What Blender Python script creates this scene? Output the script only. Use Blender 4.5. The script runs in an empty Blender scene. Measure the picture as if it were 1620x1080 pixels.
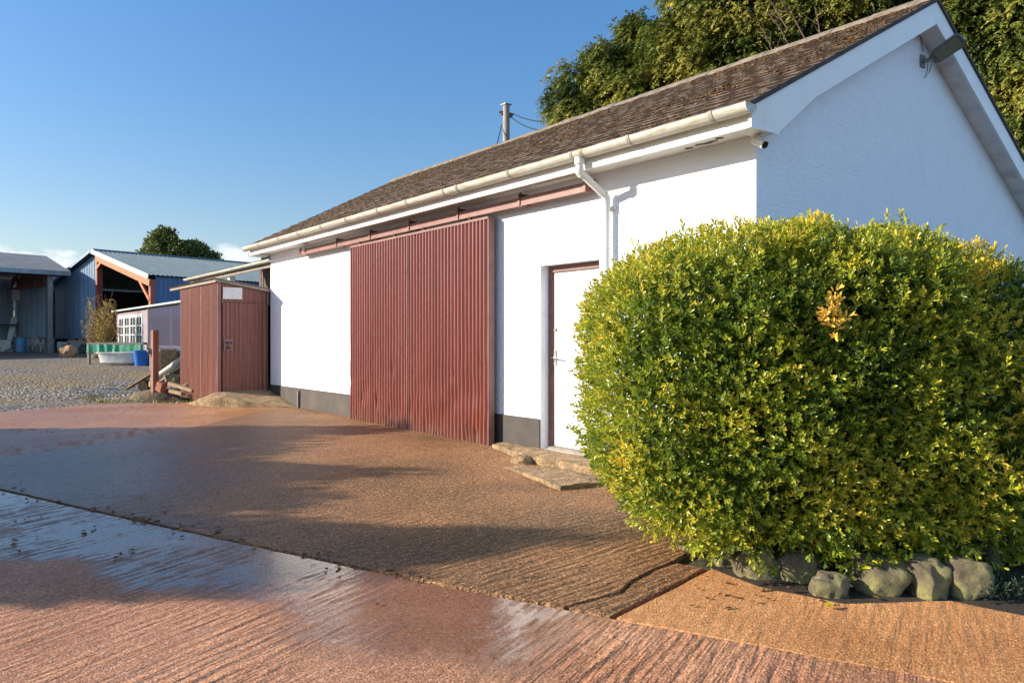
import bpy, bmesh, math, random
import numpy as np
from mathutils import Vector, Matrix, noise as mn
rng = np.random.default_rng(7); random.seed(7)
SC = bpy.context.scene; COL = SC.collection
# ------------------------------------------------------------------ layout
FOC = 1185.0; YAW = math.atan(930/FOC)
FW = (-math.cos(YAW), math.sin(YAW)); RT = (math.sin(YAW), math.cos(YAW))
CAM = (3.689, -5.506, 1.45)
def at(px, py, Z):                      # world point seen at a photo pixel at depth Z
    u = (px-810)/FOC; v = (537-py)/FOC
    return (CAM[0]+Z*(FW[0]+u*RT[0]), CAM[1]+Z*(FW[1]+u*RT[1]), CAM[2]+Z*v)
def ss(t):
    t = min(1, max(0, t)); return t*t*(3-2*t)
def gz(x, y):                           # ground height: the yard rises gently away from the road
    Z = (x-CAM[0])*FW[0]+(y-CAM[1])*FW[1]
    dip = -.12*math.exp(-((Z-16.9)/1.3)**2)*ss((-11.9-x)/.9)
    return .15*ss((Z-4)/6)+.15*ss((Z-17)/4)+dip+.018*max(0, min(Z, 28)-18)+.010*max(0, min(Z, 48)-28)

# ------------------------------------------------------------------ objects
ORG = {}
def tag(o, label=None, cat=None, group=None, kind=None):
    if label: o['label'] = label
    if cat: o['category'] = cat
    if group: o['group'] = group
    if kind: o['kind'] = kind
    return o
def thing(name, label, cat, loc, group=None):
    o = bpy.data.objects.new(name, None); COL.objects.link(o); o.location = loc
    o.empty_display_size = .2
    ORG[o] = Vector(loc); return tag(o, label, cat, group)
class MB:
    def __init__(s): s.v = []; s.f = []; s.t = []
    def add(s, vs, fs, tint=.5):
        n = len(s.v); s.v += [tuple(p) for p in vs]; s.f += [tuple(i+n for i in f) for f in fs]; s.t += [tint]*len(vs)
        return s
    def box(s, a, b, M=None, tint=.5):
        x0, y0, z0 = a; x1, y1, z1 = b
        vs = [(x0,y0,z0),(x1,y0,z0),(x1,y1,z0),(x0,y1,z0),(x0,y0,z1),(x1,y0,z1),(x1,y1,z1),(x0,y1,z1)]
        if M: vs = [M @ Vector(p) for p in vs]
        return s.add(vs, [(0,3,2,1),(4,5,6,7),(0,1,5,4),(1,2,6,5),(2,3,7,6),(3,0,4,7)], tint)
    def bar(s, p, q, w, h=None, tint=.5, up=(0,0,1)):     # square bar between points
        p = Vector(p); q = Vector(q); d = q-p; L = d.length; d.normalize(); h = h or w
        u = Vector(up)
        if abs(d.dot(u)) > .95: u = Vector((1,0,0))
        sd = d.cross(u).normalized(); u = sd.cross(d)
        M = Matrix(((d.x,sd.x,u.x,p.x),(d.y,sd.y,u.y,p.y),(d.z,sd.z,u.z,p.z),(0,0,0,1)))
        return s.box((0,-w/2,-h/2),(L,w/2,h/2), M, tint)
    def tube(s, pts, r, n=10, cap=True, tint=.5):
        pts = [Vector(p) for p in pts]; R = r if isinstance(r, (list, tuple)) else [r]*len(pts)
        vs = []; fs = []; ref = None
        for i, p in enumerate(pts):
            d = (pts[min(i+1, len(pts)-1)]-pts[max(i-1, 0)]).normalized()
            if ref is None:
                ref = d.cross(Vector((0,0,1)) if abs(d.z) < .9 else Vector((1,0,0))).normalized()
            ref = (ref-d*ref.dot(d)).normalized(); b = d.cross(ref)
            for k in range(n):
                a = 2*math.pi*k/n; vs.append(p+(ref*math.cos(a)+b*math.sin(a))*R[i])
        for i in range(len(pts)-1):
            for k in range(n):
                k2 = (k+1) % n; fs.append((i*n+k, i*n+k2, (i+1)*n+k2, (i+1)*n+k))
        if cap: fs += [tuple(range(n-1, -1, -1)), tuple((len(pts)-1)*n+k for k in range(n))]
        return s.add(vs, fs, tint)
    def prism(s, poly, lo, hi, axis=0, tint=.5):          # polygon swept along an axis
        def P(a, b, t): return ((t,a,b),(a,t,b),(a,b,t))[axis]
        n = len(poly); vs = [P(a,b,lo) for a,b in poly]+[P(a,b,hi) for a,b in poly]
        fs = [tuple(range(n-1,-1,-1)), tuple(range(n,2*n))]+[(i,(i+1)%n,n+(i+1)%n,n+i) for i in range(n)]
        return s.add(vs, fs, tint)
    def lathe(s, prof, c, n=20, squash=(1,1), tint=.5, closed=False):
        vs = []; fs = []
        for r, z in prof:
            for k in range(n):
                a = 2*math.pi*k/n; vs.append((c[0]+r*squash[0]*math.cos(a), c[1]+r*squash[1]*math.sin(a), c[2]+z))
        for i in range(len(prof)-1):
            for k in range(n):
                k2 = (k+1) % n; fs.append((i*n+k, i*n+k2, (i+1)*n+k2, (i+1)*n+k))
        fs.append(tuple(range(n-1,-1,-1)))
        if closed: fs.append(tuple((len(prof)-1)*n+k for k in range(n)))
        return s.add(vs, fs, tint)
    def build(s, name, mat, parent=None, smooth=False, bevel=0):
        me = bpy.data.meshes.new(name); o = bpy.data.objects.new(name, me)
        org = Vector((0,0,0))
        if parent is not None:
            p = parent
            while p is not None:
                if p in ORG: org = ORG[p]; break
                p = p.parent
        elif s.v:
            a = np.array([tuple(v) for v in s.v]); c = (a.min(0)+a.max(0))/2; org = Vector((c[0], c[1], a[:,2].min()))
            o.location = org; ORG[o] = org
        me.from_pydata([(x-org.x, y-org.y, z-org.z) for x, y, z in s.v], [], s.f)
        at_ = me.attributes.new('tint', 'FLOAT', 'POINT'); at_.data.foreach_set('value', s.t)
        bm = bmesh.new(); bm.from_mesh(me); bmesh.ops.recalc_face_normals(bm, faces=bm.faces)
        if bevel: bmesh.ops.bevel(bm, geom=[e for e in bm.edges if e.is_manifold and e.calc_face_angle(0) > .5], offset=bevel, segments=2, affect='EDGES', clamp_overlap=True)
        bm.to_mesh(me); bm.free()
        me.materials.append(mat)
        if smooth:
            me.polygons.foreach_set('use_smooth', [True]*len(me.polygons))
            if smooth != 2: me.set_sharp_from_angle(angle=math.radians(40))
        COL.objects.link(o)
        if parent is not None: o.parent = parent
        return o
def npmesh(name, V, T, mat, parent=None, tint=None, smooth=False, loc=None):   # triangles from numpy arrays
    me = bpy.data.meshes.new(name); o = bpy.data.objects.new(name, me)
    org = np.zeros(3)
    if parent is not None: org = np.array(ORG[parent])
    elif loc is not None:
        org = np.array(loc, float); o.location = loc; ORG[o] = Vector(loc)
    V = np.asarray(V, np.float32)-org.astype(np.float32); T = np.asarray(T, np.int32)
    me.vertices.add(len(V)); me.vertices.foreach_set('co', V.ravel())
    me.loops.add(T.size); me.loops.foreach_set('vertex_index', T.ravel())
    me.polygons.add(len(T)); me.polygons.foreach_set('loop_start', np.arange(0, T.size, 3, dtype=np.int32))
    me.update(calc_edges=True)
    if tint is not None:
        a = me.attributes.new('tint', 'FLOAT', 'POINT'); a.data.foreach_set('value', np.asarray(tint, np.float32))
    if smooth: me.polygons.foreach_set('use_smooth', [True]*len(T))
    me.materials.append(mat); COL.objects.link(o)
    if parent is not None: o.parent = parent
    return o

# ------------------------------------------------------------------ materials
class Mat:
    def __init__(s, name):
        s.m = bpy.data.materials.new(name); s.m.use_nodes = True; s.t = s.m.node_tree; s.n = s.t.nodes; s.l = s.t.links
        s.b = s.n['Principled BSDF']; s.o = s.n['Material Output']
        s.tc = s.n.new('ShaderNodeTexCoord').outputs['Object']
    def put(s, sock, v):
        if isinstance(v, bpy.types.NodeSocket): s.l.new(v, sock)
        elif isinstance(v, (tuple, list)) and len(v) == 3 and sock.type == 'RGBA': sock.default_value = (*v, 1)
        else: sock.default_value = v
    def node(s, kind, **kw):
        n = s.n.new(kind)
        for k, v in kw.items(): setattr(n, k, v)
        return n
    def world(s):
        return s.node('ShaderNodeNewGeometry').outputs['Position']
    def map(s, vec=None, scale=(1,1,1), rot=(0,0,0), loc=(0,0,0)):
        n = s.node('ShaderNodeMapping'); s.put(n.inputs['Vector'], vec or s.tc)
        n.inputs['Scale'].default_value = scale; n.inputs['Rotation'].default_value = rot; n.inputs['Location'].default_value = loc
        return n.outputs[0]
    def noise(s, scale=5, detail=4, rough=.55, vec=None, dist=0):
        n = s.node('ShaderNodeTexNoise'); s.put(n.inputs['Vector'], vec or s.tc)
        n.inputs['Scale'].default_value = scale; n.inputs['Detail'].default_value = detail; n.inputs['Roughness'].default_value = rough; n.inputs['Distortion'].default_value = dist
        return n.outputs['Fac']
    def vor(s, scale=5, vec=None, out='Distance', feature='F1', rand=1):
        n = s.node('ShaderNodeTexVoronoi', feature=feature); s.put(n.inputs['Vector'], vec or s.tc); n.inputs['Scale'].default_value = scale
        n.inputs['Randomness'].default_value = rand
        return n.outputs[out]
    def ramp(s, fac, *stops):
        n = s.node('ShaderNodeValToRGB'); s.put(n.inputs[0], fac); e = n.color_ramp.elements
        while len(e) < len(stops): e.new(.5)
        for i, (p, c) in enumerate(stops):
            e[i].position = p; e[i].color = (*c, 1) if isinstance(c, (tuple, list)) else (c, c, c, 1)
        return n.outputs[0]
    def mix(s, fac, a, b, mode='MIX'):
        n = s.node('ShaderNodeMix', data_type='RGBA', blend_type=mode)
        s.put(n.inputs[0], fac); s.put(n.inputs[6], a); s.put(n.inputs[7], b); return n.outputs[2]
    def math(s, op, a, b=0., c=0.):
        n = s.node('ShaderNodeMath', operation=op); s.put(n.inputs[0], a); s.put(n.inputs[1], b); s.put(n.inputs[2], c); return n.outputs[0]
    def dot(s, v, vec=None):
        n = s.node('ShaderNodeVectorMath', operation='DOT_PRODUCT'); s.put(n.inputs[0], vec or s.world()); n.inputs[1].default_value = v; return n.outputs['Value']
    def sep(s, vec=None):
        n = s.node('ShaderNodeSeparateXYZ'); s.put(n.inputs[0], vec or s.tc); return n.outputs
    def attr(s, name='tint'):
        return s.node('ShaderNodeAttribute', attribute_name=name).outputs['Fac']
    def bump(s, h, strength=.3, dist=.01, normal=None):
        n = s.node('ShaderNodeBump'); s.put(n.inputs['Height'], h); n.inputs['Strength'].default_value = strength; n.inputs['Distance'].default_value = dist
        if normal: s.l.new(normal, n.inputs['Normal'])
        return n.outputs[0]
    def set(s, color=None, rough=None, metal=None, normal=None, spec=None, alpha=None, trans=None):
        for k, v in (('Base Color', color), ('Roughness', rough), ('Metallic', metal), ('Normal', normal), ('Specular IOR Level', spec), ('Alpha', alpha), ('Transmission Weight', trans)):
            if v is not None: s.put(s.b.inputs[k], v)
        return s.m
def plain(name, c, rough=.6, var=.25, scale=6, metal=0., bump=.15, bdist=.004, bscale=60, dirt=None, dirtamt=.5):
    m = Mat(name); n = m.noise(scale, 5)
    lo = tuple(x*(1-var) for x in c); hi = tuple(min(1, x*(1+var)) for x in c)
    col = m.ramp(n, (.3, lo), (.7, hi))
    if dirt: col = m.mix(m.ramp(m.noise(scale*.6, 6, .65), (.5, 0.), (.68, dirtamt)), col, dirt)
    return m.set(col, m.ramp(m.noise(scale*2), (.3, max(.05, rough-.1)), (.7, min(1, rough+.1))), metal, m.bump(m.noise(bscale, 4), bump, bdist))

# painted render: fine float texture, slightly scratchy
def render_wall(name, c, strength):
    m = Mat(name)
    h = m.noise(1, 6, .6, m.map(scale=(9, 9, 55), rot=(0, .08, 0)))
    h2 = m.noise(140, 3); h3 = m.noise(5, 3)
    hh = m.math('ADD', m.math('MULTIPLY', h, 1.0), m.math('ADD', m.math('MULTIPLY', h2, .35), m.math('MULTIPLY', h3, 1.2)))
    dirt = m.ramp(m.noise(3, 6, .7, m.map(scale=(1, 1, .35))), (.55, 0.), (.8, .12))
    z = m.sep(m.world())[2]
    splash = m.math('MULTIPLY', m.ramp(z, (.55, 1.), (1.0, 0.)), m.ramp(m.noise(9, 6, .7), (.45, 0.), (.7, .22)))
    col = m.mix(dirt, c, (.45, .42, .34)); col = m.mix(splash, col, (.35, .26, .17))
    return m.set(col, .85, 0, m.bump(hh, strength, .022))
M = {}
M['render'] = render_wall('white_render', (.82, .86, .92), .6)
M['plinth'] = plain('plinth_paint', (.055, .048, .044), .75, .12, 4, bump=.3, dirt=(.13, .1, .07), dirtamt=.5)
M['pvc'] = plain('white_board', (.80, .80, .79), .45, .04, 3, bump=.05, dirt=(.5, .47, .38), dirtamt=.25)
M['soffit'] = plain('soffit_paint', (.74, .73, .70), .6, .06, 5, bump=.15, dirt=(.32, .27, .2), dirtamt=.45)
m = Mat('gutter_plastic')
al = m.ramp(m.noise(7, 7, .75, m.map(scale=(.6, 3, 3))), (.46, 0.), (.66, .8))
M['gutter'] = m.set(m.mix(al, (.54, .535, .49), (.30, .27, .11)), .5, 0, m.bump(m.noise(90), .1, .003))
M['bracket'] = plain('gutter_joint', (.34, .33, .29), .6, .2, 9, dirt=(.12, .11, .06), dirtamt=.6)
M['pipe'] = plain('downpipe_plastic', (.72, .72, .69), .4, .05, 4, bump=.03, dirt=(.42, .4, .3), dirtamt=.3)
# roof tiles: weathered brown concrete with lichen and orange moss
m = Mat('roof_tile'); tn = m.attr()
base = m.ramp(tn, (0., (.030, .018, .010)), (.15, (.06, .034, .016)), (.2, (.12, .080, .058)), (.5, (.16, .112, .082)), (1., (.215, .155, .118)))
base = m.mix(m.ramp(m.noise(9, 6, .7), (.5, 0.), (.72, .75)), base, (.22, .18, .145))
base = m.mix(m.ramp(m.noise(2.2, 7, .75), (.53, 0.), (.68, .8)), base, m.mix(1., base, (1.1, .72, .32), 'MULTIPLY'))
base = m.mix(m.ramp(m.noise(34, 4, .7), (.62, 0.), (.70, .7)), base, (.34, .31, .25))
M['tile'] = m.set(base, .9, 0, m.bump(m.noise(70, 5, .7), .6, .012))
m = Mat('roof_moss'); M['moss'] = m.set(m.ramp(m.attr(), (0., (.06, .045, .018)), (.6, (.17, .085, .022)), (1., (.27, .16, .04))), .95, 0, m.bump(m.noise(120, 4), .8, .01))
M['ridge'] = plain('ridge_tile_concrete', (.21, .175, .14), .9, .4, 9, bump=.5, bdist=.01, dirt=(.13, .10, .04), dirtamt=.7)
# corrugated red-oxide sheets
def red_sheet(name, c, c2):
    m = Mat(name); z = m.sep(m.world())[2]
    streak = m.noise(1, 5, .65, m.map(scale=(22, 22, .7)))
    col = m.ramp(streak, (.3, c), (.7, c2))
    low = m.ramp(z, (.15, 1.), (2.2, 0.))
    rust = m.math('MULTIPLY', m.ramp(m.noise(1, 6, .7, m.map(scale=(10, 10, 1.6))), (.45, 0.), (.62, .8)), low)
    col = m.mix(rust, col, (.30, .085, .035))
    pale = m.ramp(m.noise(28, 5, .75, m.map(scale=(1, 1, .4))), (.63, 0.), (.72, .6))
    col = m.mix(pale, col, (.36, .20, .16))
    mud = m.math('MULTIPLY', m.ramp(z, (.15, .8), (.45, 0.)), m.noise(12, 4))
    col = m.mix(mud, col, (.20, .13, .085))
    return m.set(col, m.ramp(m.noise(14, 4), (.3, .27), (.7, .42)), .0, m.bump(m.noise(50, 4), .12, .003), .55)
M['red'] = red_sheet('red_oxide_sheet', (.19, .050, .034), (.31, .094, .064))
M['red_shed'] = red_sheet('red_shed_sheet', (.17, .056, .040), (.26, .098, .072))
M['rail'] = plain('rail_paint', (.23, .108, .094), .5, .15, 5, bump=.1, dirt=(.15, .06, .04), dirtamt=.6)
M['frame_brown'] = plain('door_frame_paint', (.19, .095, .085), .5, .2, 9, bump=.1)
M['edge_wood'] = plain('door_edge_wood', (.11, .07, .055), .8, .35, 12, bump=.3)
M['door_white'] = plain('door_panel_white', (.80, .81, .83), .35, .02, 3, bump=.02)
M['steel'] = plain('brushed_steel', (.5, .5, .48), .3, .1, 9, metal=1., bump=.05)
M['black'] = plain('black_metal', (.02, .02, .022), .5, .3, 9)
M['rust'] = plain('rusty_iron', (.10, .045, .025), .8, .5, 20, bump=.4)
M['grey_metal'] = plain('grey_metal', (.22, .23, .23), .45, .2, 9, metal=.6)
m = Mat('lamp_glass'); M['lamp_glass'] = m.set((.20, .22, .15), .12, 0, None, .6)
# blue barn
def cladding(name, c, var=.25, rough=.5):
    m = Mat(name); st = m.noise(1, 5, .6, m.map(scale=(2.2, 2.2, .12)))
    col = m.ramp(st, (.3, tuple(x*(1-var) for x in c)), (.7, tuple(x*(1+var) for x in c)))
    col = m.mix(m.ramp(m.noise(1.4, 6, .7), (.56, 0.), (.75, .45)), col, tuple(.5*x+.12 for x in c))
    return m.set(col, rough, 0, m.bump(m.noise(20), .08, .01))
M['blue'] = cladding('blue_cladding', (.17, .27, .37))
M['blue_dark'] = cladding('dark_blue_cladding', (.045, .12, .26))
M['barn_roof'] = cladding('blue_grey_roof_sheet', (.12, .18, .21), .2)
M['grey_sheet'] = cladding('grey_roof_sheet', (.24, .25, .25), .25)
M['dull_sheet'] = cladding('weathered_wall_sheet', (.20, .25, .29), .35)
M['flash'] = plain('pale_flashing', (.50, .56, .54), .5, .1, 3)
M['orange_steel'] = plain('orange_oxide_steel', (.42, .13, .04), .6, .2, 4)
M['red_steel'] = plain('red_oxide_steel', (.28, .07, .05), .6, .2, 4)
M['dark_wood'] = plain('dark_old_timber', (.055, .045, .04), .85, .4, 8, bump=.4)
M['grey_wood'] = plain('silver_grey_timber', (.26, .22, .18), .85, .3, 10, bump=.4)
m = Mat('weathered_timber'); g = m.noise(1, 6, .6, m.map(scale=(30, 30, 3)))
M['timber'] = m.set(m.ramp(g, (.3, (.16, .105, .06)), (.7, (.34, .24, .14))), .8, 0, m.bump(g, .4, .006))
m = Mat('red_stained_post'); g = m.noise(1, 6, .65, m.map(scale=(40, 40, 3)))
M['post'] = m.set(m.ramp(g, (.3, (.17, .065, .045)), (.72, (.33, .17, .125))), .8, 0, m.bump(g, .5, .006))
M['orange_wood'] = plain('orange_timber', (.36, .15, .07), .8, .3, 10, bump=.3)
M['brick'] = plain('red_brick', (.34, .13, .08), .9, .3, 16, bump=.5, bdist=.008)
M['pipe_grey'] = plain('grey_pipe', (.33, .33, .32), .5, .15, 6)
M['white_paint'] = plain('white_paint', (.74, .74, .71), .5, .08, 5, dirt=(.4, .38, .33), dirtamt=.3)
m = Mat('window_glass'); M['glass'] = m.set((.03, .04, .045), .06, 0, None, .6)
m = Mat('clear_corrugated_plastic'); tr = m.node('ShaderNodeBsdfTransparent'); tr.inputs[0].default_value = (.72, .70, .80, 1)
mx = m.node('ShaderNodeMixShader'); mx.inputs[0].default_value = .26; m.set((.26, .26, .36), .2)
m.l.new(tr.outputs[0], mx.inputs[1]); m.l.new(m.b.outputs[0], mx.inputs[2]); m.l.new(mx.outputs[0], m.o.inputs[0]); M['plastic'] = m.m
M['lilac'] = plain('lilac_grey_panel', (.26, .21, .24), .6, .2, 6)
M['green_net'] = plain('green_netting', (.035, .30, .17), .6, .45, 14, bump=.5, bdist=.02)
M['enamel'] = plain('white_enamel', (.62, .64, .63), .25, .15, 5, dirt=(.3, .26, .2), dirtamt=.5)
M['blue_plastic'] = plain('blue_plastic', (.015, .13, .46), .4, .15, 4)
M['teal_plastic'] = plain('teal_plastic', (.03, .20, .30), .45, .2, 4)
M['barrel_blue'] = plain('faded_blue_plastic', (.10, .25, .42), .45, .2, 4)
M['sack'] = plain('brown_sacking', (.32, .19, .10), .95, .4, 12, bump=.6, bdist=.02)
M['bag'] = plain('pale_bag', (.50, .48, .44), .8, .3, 12, bump=.5, bdist=.02)
M['yellow_bag'] = plain('yellow_bag', (.48, .36, .10), .8, .3, 12, bump=.5, bdist=.02)
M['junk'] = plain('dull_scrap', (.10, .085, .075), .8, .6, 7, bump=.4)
M['sign'] = plain('blank_white_sign', (.66, .66, .67), .5, .06, 8, dirt=(.4, .4, .4), dirtamt=.2)
M['bark'] = plain('bark', (.10, .07, .05), .95, .4, 14, bump=.8, bdist=.02)
M['pole_wood'] = plain('pole_timber', (.30, .27, .23), .9, .25, 8, bump=.4)
M['ceramic'] = plain('brown_insulator', (.10, .05, .03), .3, .2, 8)
M['terracotta'] = plain('terracotta', (.34, .14, .07), .85, .2, 10)
# boulders with pale green lichen
m = Mat('mossy_stone'); c = m.ramp(m.noise(5, 6, .65), (.3, (.115, .095, .06)), (.7, (.27, .225, .145)))
c = m.mix(m.ramp(m.noise(3.5, 6, .7), (.44, 0.), (.60, .85)), c, (.38, .36, .13))
c = m.mix(m.ramp(m.vor(9), (.10, .8), (.16, 0.)), c, (.40, .40, .36))
M['stone'] = m.set(c, .85, 0, m.bump(m.noise(18, 8, .75), 1., .05))
m = Mat('old_stone_wall'); v = m.vor(2.2); c = m.ramp(m.vor(2.2, out='Color'), (.2, (.12, .11, .10)), (.8, (.46, .44, .41)))
M['stonewall'] = m.set(m.mix(m.ramp(m.vor(2.2, feature='DISTANCE_TO_EDGE'), (.02, 1.), (.07, 0.)), c, (.10, .09, .08)), .9, 0, m.bump(v, .7, .06))
# foliage
def leafmat(name, stops, rough=.4, transl=.3, tcol=None, spec=.5):
    m = Mat(name); col = m.ramp(m.attr(), *stops); m.set(col, rough, 0, None, spec)
    t = m.node('ShaderNodeBsdfTranslucent'); m.put(t.inputs[0], m.mix(.5, col, tcol or (.25, .30, .03)))
    x = m.node('ShaderNodeMixShader'); x.inputs[0].default_value = transl
    m.l.new(m.b.outputs[0], x.inputs[1]); m.l.new(t.outputs[0], x.inputs[2]); m.l.new(x.outputs[0], m.o.inputs[0]); return m.m
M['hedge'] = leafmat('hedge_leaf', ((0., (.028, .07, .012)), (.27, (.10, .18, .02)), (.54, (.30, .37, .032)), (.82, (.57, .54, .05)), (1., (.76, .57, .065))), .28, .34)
M['hedge_gold'] = leafmat('golden_leaf', ((0., (.66, .44, .06)), (1., (.90, .62, .12))), .4, .25, (.5, .3, .05))
M['conifer'] = leafmat('conifer_frond', ((0., (.014, .03, .008)), (.28, (.07, .11, .02)), (.58, (.19, .23, .04)), (1., (.46, .40, .085))), .5, .2, (.22, .24, .03), .4)
M['broadleaf'] = leafmat('broadleaf', ((0., (.025, .045, .012)), (.6, (.09, .12, .025)), (1., (.20, .20, .04))), .5, .2)
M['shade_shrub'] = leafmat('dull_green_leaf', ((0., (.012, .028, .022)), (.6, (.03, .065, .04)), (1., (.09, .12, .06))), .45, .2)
M['dry_twig'] = leafmat('dry_yellow_leaf', ((0., (.26, .15, .05)), (.5, (.52, .34, .09)), (1., (.68, .50, .15))), .7, .15)
M['dead_leaf'] = leafmat('dead_leaf', ((0., (.09, .035, .02)), (.6, (.22, .075, .035)), (1., (.40, .26, .06))), .6, .1)
M['grass'] = leafmat('short_grass', ((0., (.04, .06, .015)), (1., (.20, .19, .05))), .6, .2)
M['twig'] = plain('thin_twig', (.16, .10, .07), .85, .3, 20)
# ground
m = Mat('soil'); M['soil'] = m.set(m.ramp(m.noise(3, 8, .7), (.3, (.018, .014, .010)), (.7, (.07, .05, .034))), .95, 0, m.bump(m.noise(25, 6, .7), .8, .03))
m = Mat('gritty_earth'); M['earth'] = m.set(m.ramp(m.vor(30, out='Color'), (.1, (.05, .04, .025)), (.9, (.26, .20, .12))), .95, 0, m.bump(m.noise(22, 6, .7), 1., .05))
m = Mat('rough_ground'); M['ground'] = m.set(m.ramp(m.noise(.5, 8, .7), (.35, (.03, .026, .018)), (.5, (.08, .07, .04)), (.65, (.06, .075, .025))), .95, 0, m.bump(m.noise(12, 6, .7), .8, .04))
m = Mat('gravel'); w = m.world()
st = m.ramp(m.vor(15, w, 'Color'), (.15, (.03, .029, .028)), (.5, (.125, .118, .11)), (.85, (.38, .355, .32)))
pt = m.ramp(m.noise(.45, 5, .6, w), (.42, 0.), (.6, .85))
st = m.mix(pt, st, m.ramp(m.vor(17, w, 'Color'), (.15, (.06, .042, .02)), (.85, (.42, .31, .16))))
pd = m.ramp(m.noise(.32, 4, .5, m.map(w, loc=(4, 9, 0))), (.55, 0.), (.68, .7))
st = m.mix(m.math('MULTIPLY', pd, .45), st, (.05, .05, .055))
h = m.math('SUBTRACT', 1., m.vor(15, w))
nb = m.node('ShaderNodeBump'); m.put(nb.inputs['Height'], h); m.put(nb.inputs['Strength'], m.math('SUBTRACT', .9, m.math('MULTIPLY', pd, .75))); nb.inputs['Distance'].default_value = .06
M['gravel'] = m.set(st, m.math('SUBTRACT', .8, m.math('MULTIPLY', pd, .6)), 0, nb.outputs[0])
def concrete(name, c_lo, c_hi, stain, rib_dir, rib_scale, rib_amp, wet, ribmask=None, stones=.35, agg=.5):
    """brushed yard concrete: exposed aggregate, tamped ribs, wet film where `wet` says"""
    m = Mat(name); w = m.world()
    big = m.noise(.9, 6, .65, w); fine = m.noise(110, 4, .75, w)
    col = m.ramp(big, (.35, c_lo), (.65, c_hi))
    col = m.mix(m.ramp(m.noise(.55, 5, .6, m.map(w, loc=(3, 1, 0))), (.48, 0.), (.64, .75)), col, stain)
    sp = m.vor(105, w, 'Color')
    col = m.mix(m.ramp(sp, (.15, min(1, stones*1.8)), (.55, 0.)), col, tuple(x*.25 for x in c_lo))
    col = m.mix(m.ramp(sp, (.68, 0.), (.9, min(1, stones*1.3))), col, tuple(min(1, x*1.8+.05) for x in c_hi))
    across = m.dot((rib_dir[0], rib_dir[1], 0), w); along = m.dot((-rib_dir[1], rib_dir[0], 0), w)
    cv = m.node('ShaderNodeCombineXYZ'); m.put(cv.inputs[0], m.math('MULTIPLY', across, rib_scale)); m.put(cv.inputs[1], m.math('MULTIPLY', along, 2.3))
    r1 = m.noise(1, 3, .5, cv.outputs[0])
    sn = m.math('SINE', m.math('ADD', m.math('MULTIPLY', across, rib_scale*3.1), m.math('MULTIPLY', m.noise(2.5, 3, .5, w), 14.)))
    rib = m.math('ADD', m.ramp(r1, (.38, 0.), (.62, 1.)), m.math('MULTIPLY', sn, .22))
    if ribmask: rib = m.math('MULTIPLY', rib, ribmask(m, w))
    W = wet(m, w)
    pebb = m.math('ADD', m.math('MULTIPLY', fine, agg), m.math('MULTIPLY', m.vor(95, w), agg*1.0))
    hh = m.math('ADD', m.math('MULTIPLY', rib, rib_amp), pebb)
    film = m.math('MULTIPLY', W, m.ramp(m.math('ADD', m.math('MULTIPLY', rib, .35), m.math('MULTIPLY', m.noise(9, 6, .7, w), .8)), (.48, 1.), (.80, .3)))
    bs = m.node('ShaderNodeBump'); m.put(bs.inputs['Height'], hh); bs.inputs['Distance'].default_value = .010
    m.put(bs.inputs['Strength'], m.math('SUBTRACT', .85, m.math('MULTIPLY', film, .78)))
    col = m.mix(m.math('MULTIPLY', W, .8), col, m.mix(1., col, (.30, .27, .27), 'MULTIPLY'))  # wet tone, darkened further in colour to deepen the yard's shade
    ro = m.math('SUBTRACT', .78, m.math('MULTIPLY', film, .67))
    return m.set(col, ro, 0, bs.outputs[0], m.math('ADD', .35, m.math('MULTIPLY', film, .55)))
def wet_road(m, w):
    d = m.math('SUBTRACT', m.dot((.378, -.926, 0), w), 2.908)
    a = m.ramp(m.math('ADD', d, m.math('MULTIPLY', m.math('SUBTRACT', m.noise(1.3, 4, .6, w), .5), 1.3)), (.75, 1.), (1.7, .22))
    e = m.ramp(m.math('ADD', m.dot((.926, .378, 0), w), m.math('ADD', 1.0, m.math('MULTIPLY', m.math('SUBTRACT', m.noise(2.2, 4, .6, w), .5), .7))), (.55, 1.), (.98, .04))   # dries towards the hedge
    return m.math('MULTIPLY', a, e)
def wet_apron(m, w):
    x = m.dot((.30, .95, 0), w)
    a = m.ramp(m.math('ADD', m.math('MULTIPLY', x, .15), m.math('MULTIPLY', m.noise(1.0, 4, .6, w), .9)), (-.45, .95), (.12, .0))
    n = m.node('ShaderNodeMapRange'); n.interpolation_type = 'SMOOTHSTEP'
    m.put(n.inputs['Value'], m.math('ADD', x, m.math('MULTIPLY', m.math('SUBTRACT', m.noise(.9, 4, .6, w), .5), 2.2)))
    n.inputs['From Min'].default_value = -5.6; n.inputs['From Max'].default_value = -2.6; n.inputs['To Min'].default_value = .74; n.inputs['To Max'].default_value = .08
    return n.outputs[0]
def wet_far(m, w):
    return m.ramp(m.math('ADD', m.math('MULTIPLY', m.dot((-.1, -.30, 0), w), .5), m.math('MULTIPLY', m.noise(1.1, 4, .6, w), .8)), (.9, .0), (1.15, .62))
def wet_none(m, w): return m.ramp(m.noise(1.2, 5, .6, w), (.55, .0), (.8, .35))
def mask_front(m, w):      # ribs are worn away towards the doors
    n = m.node('ShaderNodeMapRange'); m.put(n.inputs['Value'], m.math('ADD', m.dot((.62, -.6, 0), w), m.math('MULTIPLY', m.noise(1.2, 3, .5, w), 1.2)))
    n.inputs['From Min'].default_value = .6; n.inputs['From Max'].default_value = 2.0; n.inputs['To Min'].default_value = .22; n.inputs['To Max'].default_value = 1.; return n.outputs[0]
def mask_patch(m, w): return m.ramp(m.noise(.8, 4, .6, w), (.38, .15), (.58, 1.))
M['apron'] = concrete('apron_concrete', (.255, .125, .054), (.42, .22, .098), (.140, .090, .042), (1, .05), 27, 1.7, wet_apron, mask_front, .55, .65)
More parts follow.
